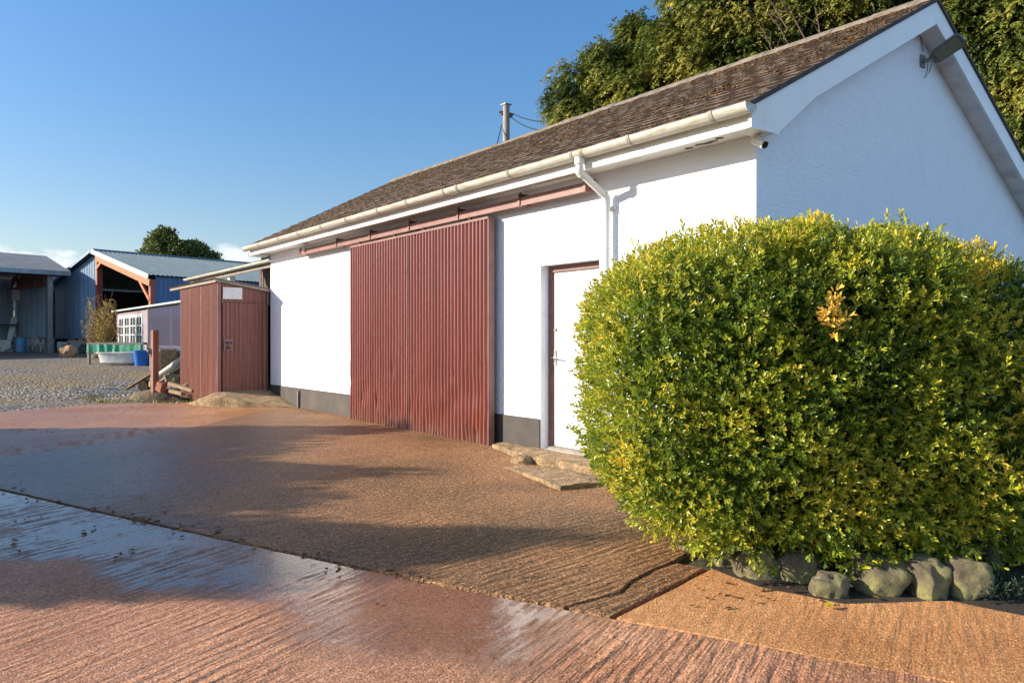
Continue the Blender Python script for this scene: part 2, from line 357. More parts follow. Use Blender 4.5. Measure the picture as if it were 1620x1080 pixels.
M['road'] = concrete('road_concrete', (.49, .225, .122), (.64, .335, .195), (.40, .165, .08), (.926, .378), 25, 1.15, wet_road, mask_patch, .35, .42)
M['tan'] = concrete('tan_concrete', (.60, .265, .10), (.74, .375, .16), (.50, .21, .075), (.926, .378), 22, .5, wet_none, mask_patch, .3, .5)
M['pink'] = concrete('pink_concrete', (.56, .25, .11), (.68, .34, .165), (.48, .2, .07), (.3, .95), 12, .5, wet_far, mask_patch, .3, .5)
M['step'] = plain('rough_step_concrete', (.30, .205, .115), .92, .45, 9, bump=1., bdist=.03, bscale=28, dirt=(.12, .10, .045), dirtamt=.8)

# ------------------------------------------------------------------ world, sun, camera
SUN_EL = math.radians(20.0)
sd = Vector((-.545*math.cos(SUN_EL), -.8385*math.cos(SUN_EL), math.sin(SUN_EL)))
W = bpy.data.worlds.new('World'); SC.world = W; W.use_nodes = True
wn, wl = W.node_tree.nodes, W.node_tree.links
bg = wn['Background']; sky = wn.new('ShaderNodeTexSky'); sky.sky_type = 'NISHITA'; sky.sun_disc = False
sky.sun_elevation = SUN_EL; sky.sun_rotation = math.atan2(sd.x, sd.y); sky.air_density = 1.15; sky.dust_density = .6; sky.ozone_density = 2.2; sky.altitude = 0
tc = wn.new('ShaderNodeTexCoord'); sp = wn.new('ShaderNodeSeparateXYZ'); wl.new(tc.outputs['Generated'], sp.inputs[0])
mp = wn.new('ShaderNodeMapping'); mp.inputs['Scale'].default_value = (1, 1, 2.4); mp.inputs['Location'].default_value = (.35, .1, .0); wl.new(tc.outputs['Generated'], mp.inputs[0])
nz = wn.new('ShaderNodeTexNoise'); nz.inputs['Scale'].default_value = 7; nz.inputs['Detail'].default_value = 9; nz.inputs['Roughness'].default_value = .58; wl.new(mp.outputs[0], nz.inputs['Vector'])
el = wn.new('ShaderNodeMapRange'); wl.new(sp.outputs[2], el.inputs['Value']); el.inputs['From Min'].default_value = .075; el.inputs['From Max'].default_value = .165
el.inputs['To Min'].default_value = .20; el.inputs['To Max'].default_value = -.30
ad = wn.new('ShaderNodeMath'); ad.operation = 'ADD'; wl.new(nz.outputs['Fac'], ad.inputs[0]); wl.new(el.outputs[0], ad.inputs[1])
cr = wn.new('ShaderNodeMapRange'); cr.interpolation_type = 'SMOOTHSTEP'; wl.new(ad.outputs[0], cr.inputs['Value']); cr.inputs['From Min'].default_value = .50; cr.inputs['From Max'].default_value = .60
cr.inputs['To Max'].default_value = .8
hs = wn.new('ShaderNodeHueSaturation'); hs.inputs['Saturation'].default_value = 1.32; wl.new(sky.outputs[0], hs.inputs['Color'])
er = wn.new('ShaderNodeValToRGB'); wl.new(sp.outputs[2], er.inputs[0]); er.color_ramp.elements[0].position = .02; er.color_ramp.elements[0].color = (.66, .62, .69, 1); er.color_ramp.elements[1].position = .42; er.color_ramp.elements[1].color = (.93, .86, .93, 1); e2_ = er.color_ramp.elements.new(.75); e2_.color = (.42, .40, .46, 1)
ml = wn.new('ShaderNodeMix'); ml.data_type = 'RGBA'; ml.blend_type = 'MULTIPLY'; ml.inputs[0].default_value = 1; wl.new(hs.outputs[0], ml.inputs[6]); wl.new(er.outputs[0], ml.inputs[7])
mixc = wn.new('ShaderNodeMix'); mixc.data_type = 'RGBA'; wl.new(cr.outputs[0], mixc.inputs[0]); wl.new(ml.outputs[2], mixc.inputs[6]); mixc.inputs[7].default_value = (4.9, 5.0, 5.3, 1)
hm = wn.new('ShaderNodeMapRange'); hm.interpolation_type = 'SMOOTHSTEP'; wl.new(sp.outputs[0], hm.inputs['Value']); hm.inputs['From Min'].default_value = .05; hm.inputs['From Max'].default_value = .55
hn = wn.new('ShaderNodeMapRange'); wl.new(nz.outputs['Fac'], hn.inputs['Value']); hn.inputs['From Min'].default_value = .36; hn.inputs['From Max'].default_value = .62; hn.inputs['To Min'].default_value = .25; hn.inputs['To Max'].default_value = .95
hz_ = wn.new('ShaderNodeMapRange'); hz_.interpolation_type = 'SMOOTHSTEP'; wl.new(sp.outputs[2], hz_.inputs['Value']); hz_.inputs['From Min'].default_value = .35; hz_.inputs['From Max'].default_value = .75; hz_.inputs['To Min'].default_value = 1.; hz_.inputs['To Max'].default_value = .1
hw_ = wn.new('ShaderNodeMath'); hw_.operation = 'MULTIPLY'; wl.new(hm.outputs[0], hw_.inputs[0]); wl.new(hz_.outputs[0], hw_.inputs[1])
hx_ = wn.new('ShaderNodeMath'); hx_.operation = 'MULTIPLY'; wl.new(hw_.outputs[0], hx_.inputs[0]); wl.new(hn.outputs[0], hx_.inputs[1])
mixh = wn.new('ShaderNodeMix'); mixh.data_type = 'RGBA'; wl.new(hx_.outputs[0], mixh.inputs[0]); wl.new(mixc.outputs[2], mixh.inputs[6]); mixh.inputs[7].default_value = (3.8, 5.8, 8.3, 1)   # bluish bright cloud added out of view to fill the shaded gable
wl.new(mixh.outputs[2], bg.inputs[0]); bg.inputs[1].default_value = .125
SL = bpy.data.lights.new('sun', 'SUN'); SL.energy = 5.0; SL.angle = math.radians(.5); SL.color = (1, .88, .72)
so = bpy.data.objects.new('sun', SL); so.rotation_euler = sd.to_track_quat('Z', 'Y').to_euler(); so.location = (-20, -25, 20); COL.objects.link(so)
cd = bpy.data.cameras.new('camera'); cam = bpy.data.objects.new('camera', cd); COL.objects.link(cam)
cam.location = CAM; cam.rotation_euler = (math.pi/2, 0, YAW+math.radians(0) if False else math.atan2(-FW[0], FW[1]))
cd.sensor_width = 36; cd.lens = FOC/1620*36; cd.shift_y = -3/1620; cd.clip_end = 3000; cd.clip_start = .05; SC.camera = cam
SC.view_settings.view_transform = 'Standard'; SC.view_settings.look = 'None'; SC.view_settings.exposure = .85; SC.view_settings.gamma = 1
try: SC.cycles.transparent_max_bounces = 16; SC.cycles.max_bounces = 8
except Exception: pass

# ------------------------------------------------------------------ ground sheets
def sheet(name, poly, mat, dz, cell=.25, skirt=.05, hfun=None, jag=0):
    """a slab following the ground, cut on a grid, with real edge depth"""
    if jag:
        out = []
        for i in range(len(poly)):
            a = Vector(poly[i]); b = Vector(poly[(i+1) % len(poly)]); n = max(1, int((b-a).length/.11)); pr = Vector((-(b-a).y, (b-a).x)).normalized() if (b-a).length else Vector((0,0))
            for k in range(n):
                p = a.lerp(b, k/n); out.append(tuple(p+pr*jag*(mn.noise((p.x*6, p.y*6, 3))+.5*mn.noise((p.x*19, p.y*19, 9))) if k else p))
        poly = out
    bm = bmesh.new(); bm.faces.new([bm.verts.new((x, y, 0)) for x, y in poly])
    xs = [p[0] for p in poly]; ys = [p[1] for p in poly]
    for ax, lo, hi in ((0, min(xs), max(xs)), (1, min(ys), max(ys))):
        c = math.floor(lo/cell)*cell+cell
        while c < hi:
            co = (c,0,0) if ax == 0 else (0,c,0); no = (1,0,0) if ax == 0 else (0,1,0)
            bmesh.ops.bisect_plane(bm, geom=bm.verts[:]+bm.edges[:]+bm.faces[:], plane_co=co, plane_no=no); c += cell
    bmesh.ops.triangulate(bm, faces=[f for f in bm.faces if len(f.verts) > 4])
    for v in bm.verts: v.co.z = (hfun or gz)(v.co.x, v.co.y)+dz
    if skirt:
        ed = [e for e in bm.edges if e.is_boundary]
        r = bmesh.ops.extrude_edge_only(bm, edges=ed)
        for v in [g for g in r['geom'] if isinstance(g, bmesh.types.BMVert)]: v.co.z -= skirt
    bmesh.ops.recalc_face_normals(bm, faces=bm.faces)
    me = bpy.data.meshes.new(name); bm.to_mesh(me); bm.free(); me.materials.append(mat)
    me.polygons.foreach_set('use_smooth', [True]*len(me.polygons)); me.set_sharp_from_angle(angle=math.radians(45))
    o = bpy.data.objects.new(name, me); COL.objects.link(o); tag(o, kind='structure'); return o
# base earth out to the horizon
gx = sorted(set([round(v, 2) for v in list(np.arange(-60, 12, 1.0))+[-1500,-700,-400,-250,-160,-110,-85,-70,20,35,60,110,200,400,800,1500]]))
gy = sorted(set([round(v, 2) for v in list(np.arange(-20, 30, 1.0))+[-1500,-700,-300,-150,-80,-50,-32,40,55,80,120,200,400,800,1500]]))
b = MB(); nx = len(gx)
b.add([(x, y, gz(x, y)) for y in gy for x in gx], [(j*nx+i, j*nx+i+1, (j+1)*nx+i+1, (j+1)*nx+i) for j in range(len(gy)-1) for i in range(nx-1)])
tag(b.build('ground', M['ground'], None, 2), kind='structure')
JL = (-4.48-9.26*1.2, -4.97-3.78*1.2)
road_poly = [(-22, -11.9), (-9.0, -6.83), (-4.48, -4.985), (-1.85, -3.925), (.04, -3.165), (.985, -2.76), (2.0, -2.31), (9, .55), (9, -14), (-22, -14)]
sheet('concrete_road', road_poly, M['road'], .030, .3, .04, jag=.012)
apron_poly = [(-6.29, -4.86), (-6.31, -5.68), (-4.49, -4.95), (-1.86, -3.89), (.03, -3.13), (.72, -2.83), (.745, -2.43), (.665, -2.27), (.59, -1.99), (.56, -1.75), (.1, .0-.004), (-9.68, -.004), (-9.83, -.06), (-10.0, -.35), (-9.2, -1.15), (-7.9, -2.2), (-6.56, -3.98)]
sheet('concrete_apron', apron_poly, M['apron'], .034, .25, .05, jag=.010)
sheet('concrete_corner', [(.745, -2.81), (.965, -2.73), (.77, -1.70), (.60, -1.76), (.615, -1.975), (.69, -2.255), (.77, -2.42)], M['apron'], .029, .15, .05, jag=.008)
sheet('concrete_path', [(1.0, -2.715), (2.0, -2.285), (3.2, -1.78), (2.5, -1.0), (1.95, -1.1), (1.62, -1.6), (1.17, -1.72), (.80, -1.66)], M['tan'], .026, .2, .04, jag=.008)
sheet('concrete_yard', [(-22, -11.86), (-9.0, -6.80), (-6.33, -5.70), (-6.31, -4.87), (-6.575, -3.99), (-7.92, -2.19), (-9.22, -1.13), (-10.02, -.33), (-9.86, -.05), (-10.6, -.75), (-11.8, -1.0), (-12.4, -1.32), (-13.0, -1.78), (-12.95, -2.9), (-12.3, -4.2), (-12.2, -5.0), (-24, -10)], M['pink'], .028, .35, .04, jag=.02)
sheet('gravel_yard', [(-12.1, -5.2), (-12.25, -4.2), (-12.9, -2.9), (-12.95, -1.75), (-12.3, -1.25), (-11.2, -.4), (-11.2, 8), (-34, 8), (-60, 4), (-60, -30), (-26, -22)], M['gravel'], .012, .8, .02)
sheet('soil_bed', [(.72, -1.66), (1.15, -1.70), (1.6, -1.60), (1.93, -1.1), (2.4, -1.0), (3.0, -1.3), (9, 1.6), (9, 12), (.02, 12), (.02, .03), (.3, -.3), (.5, -1.1)], M['soil'], .020, .4, .02)
# ramped slab in front of the red shed
def ramp_h(x, y):
    px, py = x+11.32, y
    d = math.hypot(px if px > 0 else px*1.9, max(0, -1.0-py)*2.6)
    k = max(0, 1-d/1.55); return gz(x, y)*(1-k)+.41*k+.012*mn.noise((x*3, y*3, 1))+.006*mn.noise((x*11, y*11, 1))
sheet('ramp_slab', [(-12.75, -1.12), (-12.2, -1.36), (-11.75, -1.40), (-11.1, -1.25), (-10.45, -.82), (-9.95, -.33), (-9.70, -.016), (-11.26, -.016), (-11.33, -.6), (-11.36, -.98), (-12.6, -1.0)], M['step'], .036, .12, .35, ramp_h, jag=.015)

# ------------------------------------------------------------------ corrugated sheets
def corr(mb, o, u, v, n, w, h, pitch=.076, amp=.009, dent=0, vn=1, seams=True, trap=False, seed=0, hfun=None, clip=None):
    """sheet spanned by u (across the ribs) and v, bulging along n"""
    o, u, v, n = Vector(o), Vector(u), Vector(v), Vector(n)
    per = 10 if not trap else 4; nu = max(2, int(round(w/pitch))*per)
    vs = []; fs = []
    for j in range(vn+1):
        for i in range(nu+1):
            a = i/per
            if trap: wv = (0, 0, 1, 1)[i % per]; s = (int(a)+(0, .62, .7, .92)[i % per])*pitch if i < nu else w
            else: s = w*i/nu; cv_ = math.cos(2*math.pi*a); wv = math.copysign(abs(cv_)**.8, cv_)
            hh = hfun(s) if hfun else h
            t = hh*j/vn+((.014*mn.noise((s*5, seed, 1.5))) if dent and j == 0 else 0); d = wv*amp
            if clip: t = min(t, clip(s))
            if seams and not trap: d += .007*((int(a)//9) % 2)
            ds = 0
            if dent:
                lowf = max(0, 1-t/(h*.62))
                q = mn.noise((s*3.1+seed, t*2.2, seed)); d += dent*lowf*(max(0, q-.05)*-3.0+.5*mn.noise((s*11, t*5, seed+4)))
                q2 = mn.noise((s*6.3+seed, t*4.1, seed+9))
                if q2 > .38: d -= dent*lowf*4*(q2-.38)
                ds = dent*lowf*1.2*mn.noise((s*2.5, t*3, seed+7))
            vs.append(o+u*(s+ds)+v*t+n*d)
    for j in range(vn):
        for i in range(nu):
            k = j*(nu+1)+i; fs.append((k, k+1, k+nu+2, k+nu+1))
    mb.add(vs, fs)
X, Y, Zv = Vector((1,0,0)), Vector((0,1,0)), Vector((0,0,1))

# ------------------------------------------------------------------ white outbuilding
WL, EY, RY = -11.23, 6.70, 2.93
PIT = math.atan(1.76/3.36); EZ, RZ = 3.31, 5.07
def roofz(y): return EZ+(y+.43)*1.76/3.36 if y <= RY else EZ+(2*RY-y+.43)*1.76/3.36
H = thing('white_outbuilding', 'long white rendered farm outbuilding with mossy brown tiled roof and red sliding doors', 'outbuilding', (-5.6, 2.93, 0))
DX0, DX1, DZ0, DZ1 = -2.80, -1.86, .225, 2.285
wz0, wz1 = -.3, 3.17
b = MB()
b.box((WL, 0, wz0), (DX0, .3, wz1)).box((DX0, 0, DZ1), (DX1, .3, wz1)).box((DX1, 0, wz0), (-.3, .3, wz1)).box((DX0, 0, wz0), (DX1, .3, DZ0-.012))
gab = [(0, wz0), (EY, wz0), (EY, wz1-.02), (RY, roofz(RY)-.10), (0, wz1-.02)]
b.prism([(0, wz0), (EY, wz0), (EY, roofz(EY)-.10), (RY, roofz(RY)-.10), (0, roofz(0)-.10)], -.3, 0)
b.prism([(.3, wz0), (EY, wz0), (EY, roofz(EY)-.10), (RY, roofz(RY)-.10), (.3, roofz(.3)-.10)], WL, WL+.3)
b.box((WL+.3, EY-.3, wz0), (-.3, EY, wz1-.44))
wall = b.build('wall', M['render'], H)
b = MB(); b.box((WL-.012, -.012, wz0), (DX0-.004, -.0005, .548)); b.box((DX1+.004, -.012, wz0), (.012, -.0005, .548)); b.box((.0005, -.0005, wz0), (.012, EY, .548))
b.build('plinth', M['plinth'], H, bevel=.004)
# roof deck + individually laid tiles
roof = MB()
for s in (0, 1):
    P = [(-.40, EZ-.075+.016), (RY, RZ-.075), (RY, RZ-.035), (-.40, EZ-.035+.016)]
    if s: P = [(2*RY-y+(.84 if y < 0 else 0), z-(.44 if y < 0 else 0)) for y, z in P][::-1]
    roof.prism(P, WL-.2, .205)
roof = roof.build('roof', M['ridge'], H)
b = MB(); slope_len = math.hypot(3.36, 1.76); NC = 18; gauge = slope_len/NC
x0, x1 = WL-.23, .235
for side in (0, 1):
    for i in range(-4 if side else 0, NC):
        tw = .265; n = int((x1-x0)/tw)+2; off = (i % 2)*tw/2
        for j in range(n):
            a = max(x0, x0+j*tw-off+.001); c = min(x1, x0+(j+1)*tw-off-.001)
            if c-a < .02: continue
            s0 = i*gauge+random.uniform(-.008, .008); s1 = min(s0+gauge*1.25, slope_len-.01)
            h0 = .027+random.uniform(-.005, .005); h1 = .002; sg = random.uniform(-.004, .004)
            def P(x, s, hgt):
                y = -.43+s*math.cos(PIT)-hgt*math.sin(PIT); z = EZ+s*math.sin(PIT)+hgt*math.cos(PIT)-.02
                return (x, y if not side else 2*RY-y, z)
            mx_ = (a+c)/2
            vs = [P(a,s0,h0+sg), P(mx_,s0,h0+.007), P(c,s0,h0-sg), P(a,s1,h1), P(mx_,s1,h1+.006), P(c,s1,h1), P(a,s0+.004,h0-.026), P(c,s0+.004,h0-.026)]
            b.add(vs, [(0,1,4,3),(1,2,5,4),(6,0,3),(7,5,2)], random.uniform(.2, 1))
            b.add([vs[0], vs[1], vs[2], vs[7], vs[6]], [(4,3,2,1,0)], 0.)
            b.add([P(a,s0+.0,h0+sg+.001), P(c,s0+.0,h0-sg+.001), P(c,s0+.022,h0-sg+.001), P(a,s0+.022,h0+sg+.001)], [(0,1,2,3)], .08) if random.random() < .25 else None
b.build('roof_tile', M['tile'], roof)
# moss cushions lodged in the laps
vs, ts, tint = [], [], []
ico = bmesh.new(); bmesh.ops.create_icosphere(ico, subdivisions=1, radius=1); iv = np.array([v.co[:] for v in ico.verts]); it = np.array([[v.index for v in f.verts] for f in ico.faces]); ico.free()
k = 0
for _ in range(9000):
    x = random.uniform(x0, x1); i = random.randint(0, NC-1)
    q = mn.noise((x*.55, i*.22, 5)) + .25*(i/NC) + (.22 if x < -7 else 0) + (.25 if x > -.6 and i > 9 else 0)
    if q+random.uniform(-.25, .25) < .30: continue
    s = i*gauge+random.uniform(-.02, .03); r = random.uniform(.004, .011)*(1.5 if random.random() < .08 else 1)
    y = -.43+s*math.cos(PIT)-.022*math.sin(PIT); z = EZ+s*math.sin(PIT)+.006
    vs.append(iv*np.array([r*random.uniform(1, 2.2), r, r*.6])*(1+.35*rng.standard_normal((len(iv), 1))*.5)+np.array([x, y, z])); ts.append(it+k*len(iv)); tint += [random.random()]*len(iv); k += 1
o = npmesh('moss', np.concatenate(vs), np.concatenate(ts), M['moss'], H, tint); o['kind'] = 'stuff'
b = MB(); xx = WL-.23
while xx < .23:
    e = min(xx+.44, .235); j = random.uniform(-.006, .006)
    pr = [(RY-.155, RZ-.075+j), (RY-.08, RZ-.005+j), (RY, RZ+.045+j), (RY+.08, RZ-.005+j), (RY+.155, RZ-.075+j), (RY+.14, RZ-.09), (RY, RZ+.01), (RY-.14, RZ-.09)]
    b.prism(pr, xx+.004, e-.004); b.prism([(y, z+.006) for y, z in pr], e-.05, e-.006) if False else None; xx += .44
b.build('ridge_tile', M['ridge'], roof)
for a0, a1, c0_, c1_, dz_ in ((-.375, -.345, -.344, -.001, 0), (EY+.345, EY+.375, EY+.001, EY+.344, -.44)):
    b = MB(); b.box((WL-.2, a0, 3.125+dz_), (.196, a1, 3.285+dz_)); b.build('fascia', M['pvc'], H, bevel=.003)
    b = MB(); b.box((WL-.2, c0_, 3.17+dz_), (.196, c1_, 3.185+dz_)); b.build('soffit', M['soffit'], H)
def T(y): return roofz(y)-.045
for gx0, gx1, so0, so1 in ((.20, .226, .002, .198), (WL-.226, WL-.20, WL-.198, WL-.002)):
    b = MB()
    for mir in (0, 1):
        f = (lambda y, z: (2*RY-y+(.84 if y < 1 else 0), z-(.44 if y < 1 else 0))) if mir else (lambda y, z: (y, z))
        quads = [[(-.40, 3.12), (-.03, 3.12), (.02, 3.165), (.02, T(.02)), (-.40, T(-.40))],
                 [(.02, 3.165), (.27, 3.345), (.55, T(.55)-.235), (.55, T(.55)), (.02, T(.02))],
                 [(.55, T(.55)-.235), (RY, T(RY)-.235), (RY, T(RY)), (.55, T(.55))]]
        for q in quads: b.prism([f(y, z) for y, z in q], gx0, gx1)
    b.build('bargeboard', M['pvc'], H)
    b = MB()
    for mir in (0, 1):
        f = (lambda y, z: (2*RY-y+(.84 if y < 1 else 0), z-(.44 if y < 1 else 0))) if mir else (lambda y, z: (y, z))
        b.prism([f(.30, T(.30)-.21), f(RY, T(RY)-.21), f(RY, T(RY)-.19), f(.30, T(.30)-.19)], so0, so1)
        b.prism([f(-.34, 3.14), f(.0, 3.14), f(.30, T(.30)-.21), f(.30, T(.30)-.19), f(-.02, 3.16), f(-.34, 3.16)], so0, so1)
    b.build('verge_soffit', M['soffit'], H)
    b = MB()
    for mir in (0, 1):
        f = (lambda y, z: (2*RY-y+(.84 if y < 1 else 0), z-(.44 if y < 1 else 0))) if mir else (lambda y, z: (y, z))
        e_ = .2265 if gx0 > 0 else WL-.245
        b.prism([f(-.44, T(-.44)+.002), f(RY, T(RY)+.002), f(RY, T(RY)+.046), f(-.44, T(-.44)+.046)], e_, e_+.018)
    b.build('undercloak', M['dark_wood'], roof)
# gutter: half-round trough, unions, stop ends, outlet
def halfround(mb, xa, xb, yc, zc, r, th=.004):
    n = 12; pr = []
    for k in range(n+1):
        a = math.pi+math.pi*k/n; pr.append((yc+r*math.cos(a), zc+r*math.sin(a)))
    for k in range(n, -1, -1):
        a = math.pi+math.pi*k/n; pr.append((yc+(r-th)*math.cos(a), zc+(r-th)*math.sin(a)))
    N = len(pr); vs = [(xa, y, z) for y, z in pr]+[(xb, y, z) for y, z in pr]
    mb.add(vs, [(i, (i+1) % N, N+(i+1) % N, N+i) for i in range(N)])
GY, GZ, GR = -.450, 3.285, .072
b = MB(); halfround(b, WL-.16, .25, GY, GZ, GR); gut = b.build('gutter', M['gutter'], H, True)
for e in (WL-.165, .245):
    b = MB(); b.prism([(GY+(GR+.004)*math.cos(math.pi+math.pi*k/10), GZ+(GR+.004)*math.sin(math.pi+math.pi*k/10)) for k in range(11)], e, e+.012)
    b.build('stop_end', M['gutter'], gut)
for xg in (-.08, -.98, -1.60, -1.74, -2.75, -3.75, -4.05, -4.95, -5.75, -6.75, -7.65, -8.6, -9.5, -10.5):
    b = MB(); halfround(b, xg-.018, xg+.018, GY, GZ+.004, GR+.007, .010); b.box((xg-.012, GY+GR-.01, GZ-.05), (xg+.012, -.376, GZ-.005))
    b.build('gutter_bracket', M['bracket'], gut, True)
b = MB(); xp = -1.68
b.tube([(xp, GY, 3.26), (xp, GY, 3.165)], .050, 16); b.tube([(xp, GY, 3.17), (xp, GY, 3.12), (xp, GY+.02, 3.085), (xp, -.10, 2.90), (xp, -.08, 2.865), (xp, -.08, 2.83)], .037, 16)
b.tube([(xp, GY, 3.135), (xp, GY, 3.09), (xp, GY+.03, 3.07)], .043, 16); b.tube([(xp, -.115, 2.92), (xp, -.085, 2.885), (xp, -.08, 2.80)], .043, 16)
b.tube([(xp, -.08, 2.83), (xp, -.08, .12)], .036, 16)
dp = b.build('downpipe', M['pipe'], H, True)
for zc in (2.78, 1.5):
    b = MB(); b.tube([(xp, -.08, zc-.02), (xp, -.08, zc+.02)], .042, 16); b.box((xp-.065, -.03, zc-.016), (xp+.065, -.001, zc+.016)); b.build('pipe_clip', M['pipe'], dp, True)
# dark peeled paint on the soffit near the corner
b = MB()
for cxp, cyp, ln in ((-.42, -.12, .30), (-.62, -.10, .12), (-.25, -.16, .10)):
    n = 14; b.add([(cxp+ln*.5*math.cos(2*math.pi*k/n)*random.uniform(.5, 1.1), cyp+.035*math.sin(2*math.pi*k/n)*random.uniform(.4, 1.3), 3.1665) for k in range(n)], [tuple(range(n))])
b.build('peeled_paint', M['bark'], H)
# sliding doors
for i, (xa, xb) in enumerate(((-7.30, -5.515), (-5.495, -3.60))):
    dr = MB(); corr(dr, (xa, -.145, .15), X, Zv, -Y, xb-xa, 2.76, .0800, .0175, dent=.011, vn=46, seed=3+i*5)
    dr = dr.build('sliding_door', M['red'], H, True)
    if i: dr['label'] = 'right leaf with more dents and bright rust near its foot'
    fr = MB()
    e0 = xa+.001; e1 = xb-.001
    for p0, p1 in (((e0, -.13, .15), (e0+.04, -.08, 2.94)), ((e1-.04, -.13, .15), (e1, -.08, 2.94)), ((e0+.04, -.125, 2.86), (e1-.04, -.08, 2.94)), ((e0+.04, -.125, .2), (e1-.04, -.08, .29)), ((e0+.04, -.125, 1.5), (e1-.04, -.08, 1.59))): fr.box(p0, p1)
    fr.build('door_frame', M['edge_wood'], dr)
    tr_ = MB()
    tr_.box((xa-.012, -.166, 2.905), (xb+.012, -.13, 2.935))
    if i: tr_.box((xb, -.160, .155), (xb+.018, -.07, 2.934))
    else: tr_.box((xb-.018, -.162, .16), (xb-.002, -.132, 2.904))
    tr_.build('edge_trim', M['frame_brown'] if i else M['rail'], dr)
# track rail
b = MB(); b.box((-9.40, -.150, 2.980), (-1.90, -.112, 3.058)); b.box((-9.40, -.158, 3.058), (-1.90, -.10, 3.066)); b.box((-9.40, -.158, 2.972), (-1.90, -.14, 2.980)); rail = b.build('door_rail', M['rail'], H)
for xr in (-9.36, -7.83, -6.65, -5.48, -4.25, -3.0, -1.92):
    b = MB(); b.box((xr-.022, -.164, 2.968), (xr+.022, -.099, 3.070)); b.box((xr-.03, -.099, 2.99), (xr+.03, -.002, 3.02)); b.build('rail_bracket', M['rail'], rail, bevel=.004)
    b = MB(); b.box((xr-.02, -.15, 3.071), (xr+.035, -.03, 3.11)); b.tube([(xr+.01, -.14, 3.05), (xr+.01, -.14, 3.13)], .012, 8); b.build('bracket_bolt', M['rust'], rail)
for xr in (-7.0, -5.9, -5.1, -4.0):
    b = MB(); b.box((xr-.025, -.15, 2.92), (xr+.025, -.125, 2.985)); b.tube([(xr, -.16, 2.965), (xr, -.115, 2.965)], .016, 8); b.build('door_hanger', M['rust'], rail)
# entrance door in its reveal
b = MB(); b.box((DX0, .115, DZ0), (DX0+.075, .185, DZ1)).box((DX1-.075, .115, DZ0), (DX1, .185, DZ1)).box((DX0+.075, .115, DZ1-.075), (DX1-.075, .185, DZ1)); b.build('entrance_frame', M['frame_brown'], H, bevel=.004)
ed = MB(); ed.box((DX0+.078, .135, DZ0+.02), (DX0+.125, .175, DZ1-.078)); ed.box((DX0+.128, .140, DZ0+.02), (DX1-.078, .18, DZ1-.078)); ed = ed.build('entrance_door', M['door_white'], H, bevel=.003)
hx = DX0+.104
b = MB(); b.box((hx-.016, .122, 1.16), (hx+.016, .1345, 1.33)); b.tube([(hx, .13, 1.245), (hx, .085, 1.245), (hx+.02, .075, 1.245), (hx+.12, .075, 1.24)], .009, 8); b.tube([(hx-.045, .115, 1.245), (hx, .1, 1.245)], .008, 8); b.build('handle', M['steel'], ed, True)
b = MB(); b.tube([(hx, .134, 1.56), (hx, .118, 1.56)], .017, 12); b.build('keyhole', M['grey_metal'], ed, True)
b = MB(); b.box((DX0+.076, .05, DZ0-.011), (DX1-.076, .19, DZ0+.017)); b.build('threshold', M['grey_wood'], H)
b = MB(); b.box((-9.735, -.055, .16), (-9.69, -.013, .50)); b.build('cable_duct', M['grey_metal'], H, bevel=.005)

def rock(mb, c, r, seed, flat=1., sub=3, amp=.28, rotz=0):
    bm = bmesh.new(); bmesh.ops.create_icosphere(bm, subdivisions=sub, radius=1)
    vs = []
    for v in bm.verts:
        p = v.co; q = 1+amp*mn.noise(p*1.1+Vector((seed, 0, 0)))+amp*.5*mn.noise(p*2.6+Vector((0, seed, 0)))+amp*.12*mn.noise(p*9)
        pp = Vector((max(-.95, min(.95, p.x*q)), max(-.95, min(.95, p.y*q)), max(-.9, min(.9, p.z*q*flat))))*1.06
        pp = Vector((pp.x*r[0], pp.y*r[1], pp.z*r[2])); pp.rotate(Matrix.Rotation(rotz, 3, 'Z')); vs.append(pp+Vector(c))
    mb.add(vs, [[v.index for v in f.verts] for f in bm.faces]); bm.free(); return mb

# broken concrete doorstep platform and the lower step
def rough_block(name, poly, z0, z1, seed, label, cat, amp=.02):
    bm = bmesh.new(); f = bm.faces.new([bm.verts.new((x, y, z0)) for x, y in poly])
    r = bmesh.ops.extrude_face_region(bm, geom=[f]); [setattr(v.co, 'z', z1) for v in r['geom'] if isinstance(v, bmesh.types.BMVert)]
    bmesh.ops.recalc_face_normals(bm, faces=bm.faces)
    bmesh.ops.triangulate(bm, faces=bm.faces)
    for _ in range(4):
        bmesh.ops.subdivide_edges(bm, edges=[e for e in bm.edges if e.calc_length() > .07], cuts=1); bmesh.ops.triangulate(bm, faces=[f for f in bm.faces if len(f.verts) > 3])
    bm.normal_update()
    for v in bm.verts:
        n_ = mn.noise(v.co*7+Vector((seed,0,0)))+.6*mn.noise(v.co*19); edge = 1 if v.co.z > z1-.03 else .8
        v.co += Vector((0, -1 if v.co.y < -.1 else 0, .25))*n_*amp*edge
        if v.co.z > z1-.012 and min((Vector((v.co.x, v.co.y))-Vector(p)).length for p in poly) < .12: v.co.z -= .012
    bm.normal_update()
    me = bpy.data.meshes.new(name); c = sum((v.co for v in bm.verts), Vector())/len(bm.verts); c.z = z0
    for v in bm.verts: v.co -= c
    bm.to_mesh(me); bm.free(); me.materials.append(M['step']); me.polygons.foreach_set('use_smooth', [True]*len(me.polygons)); me.set_sharp_from_angle(angle=math.radians(50))
    o = bpy.data.objects.new(name, me); o.location = c; COL.objects.link(o); return tag(o, label, cat)
rough_block('doorstep', [(-3.55, -.02), (-3.45, -.20), (-2.9, -.34), (-2.45, -.46), (-2.2, -.44), (-1.6, -.42), (-1.1, -.40), (-1.05, -.02)], -.05, .222, 2, 'long broken concrete doorstep running along the wall under the white door', 'doorstep', .03)
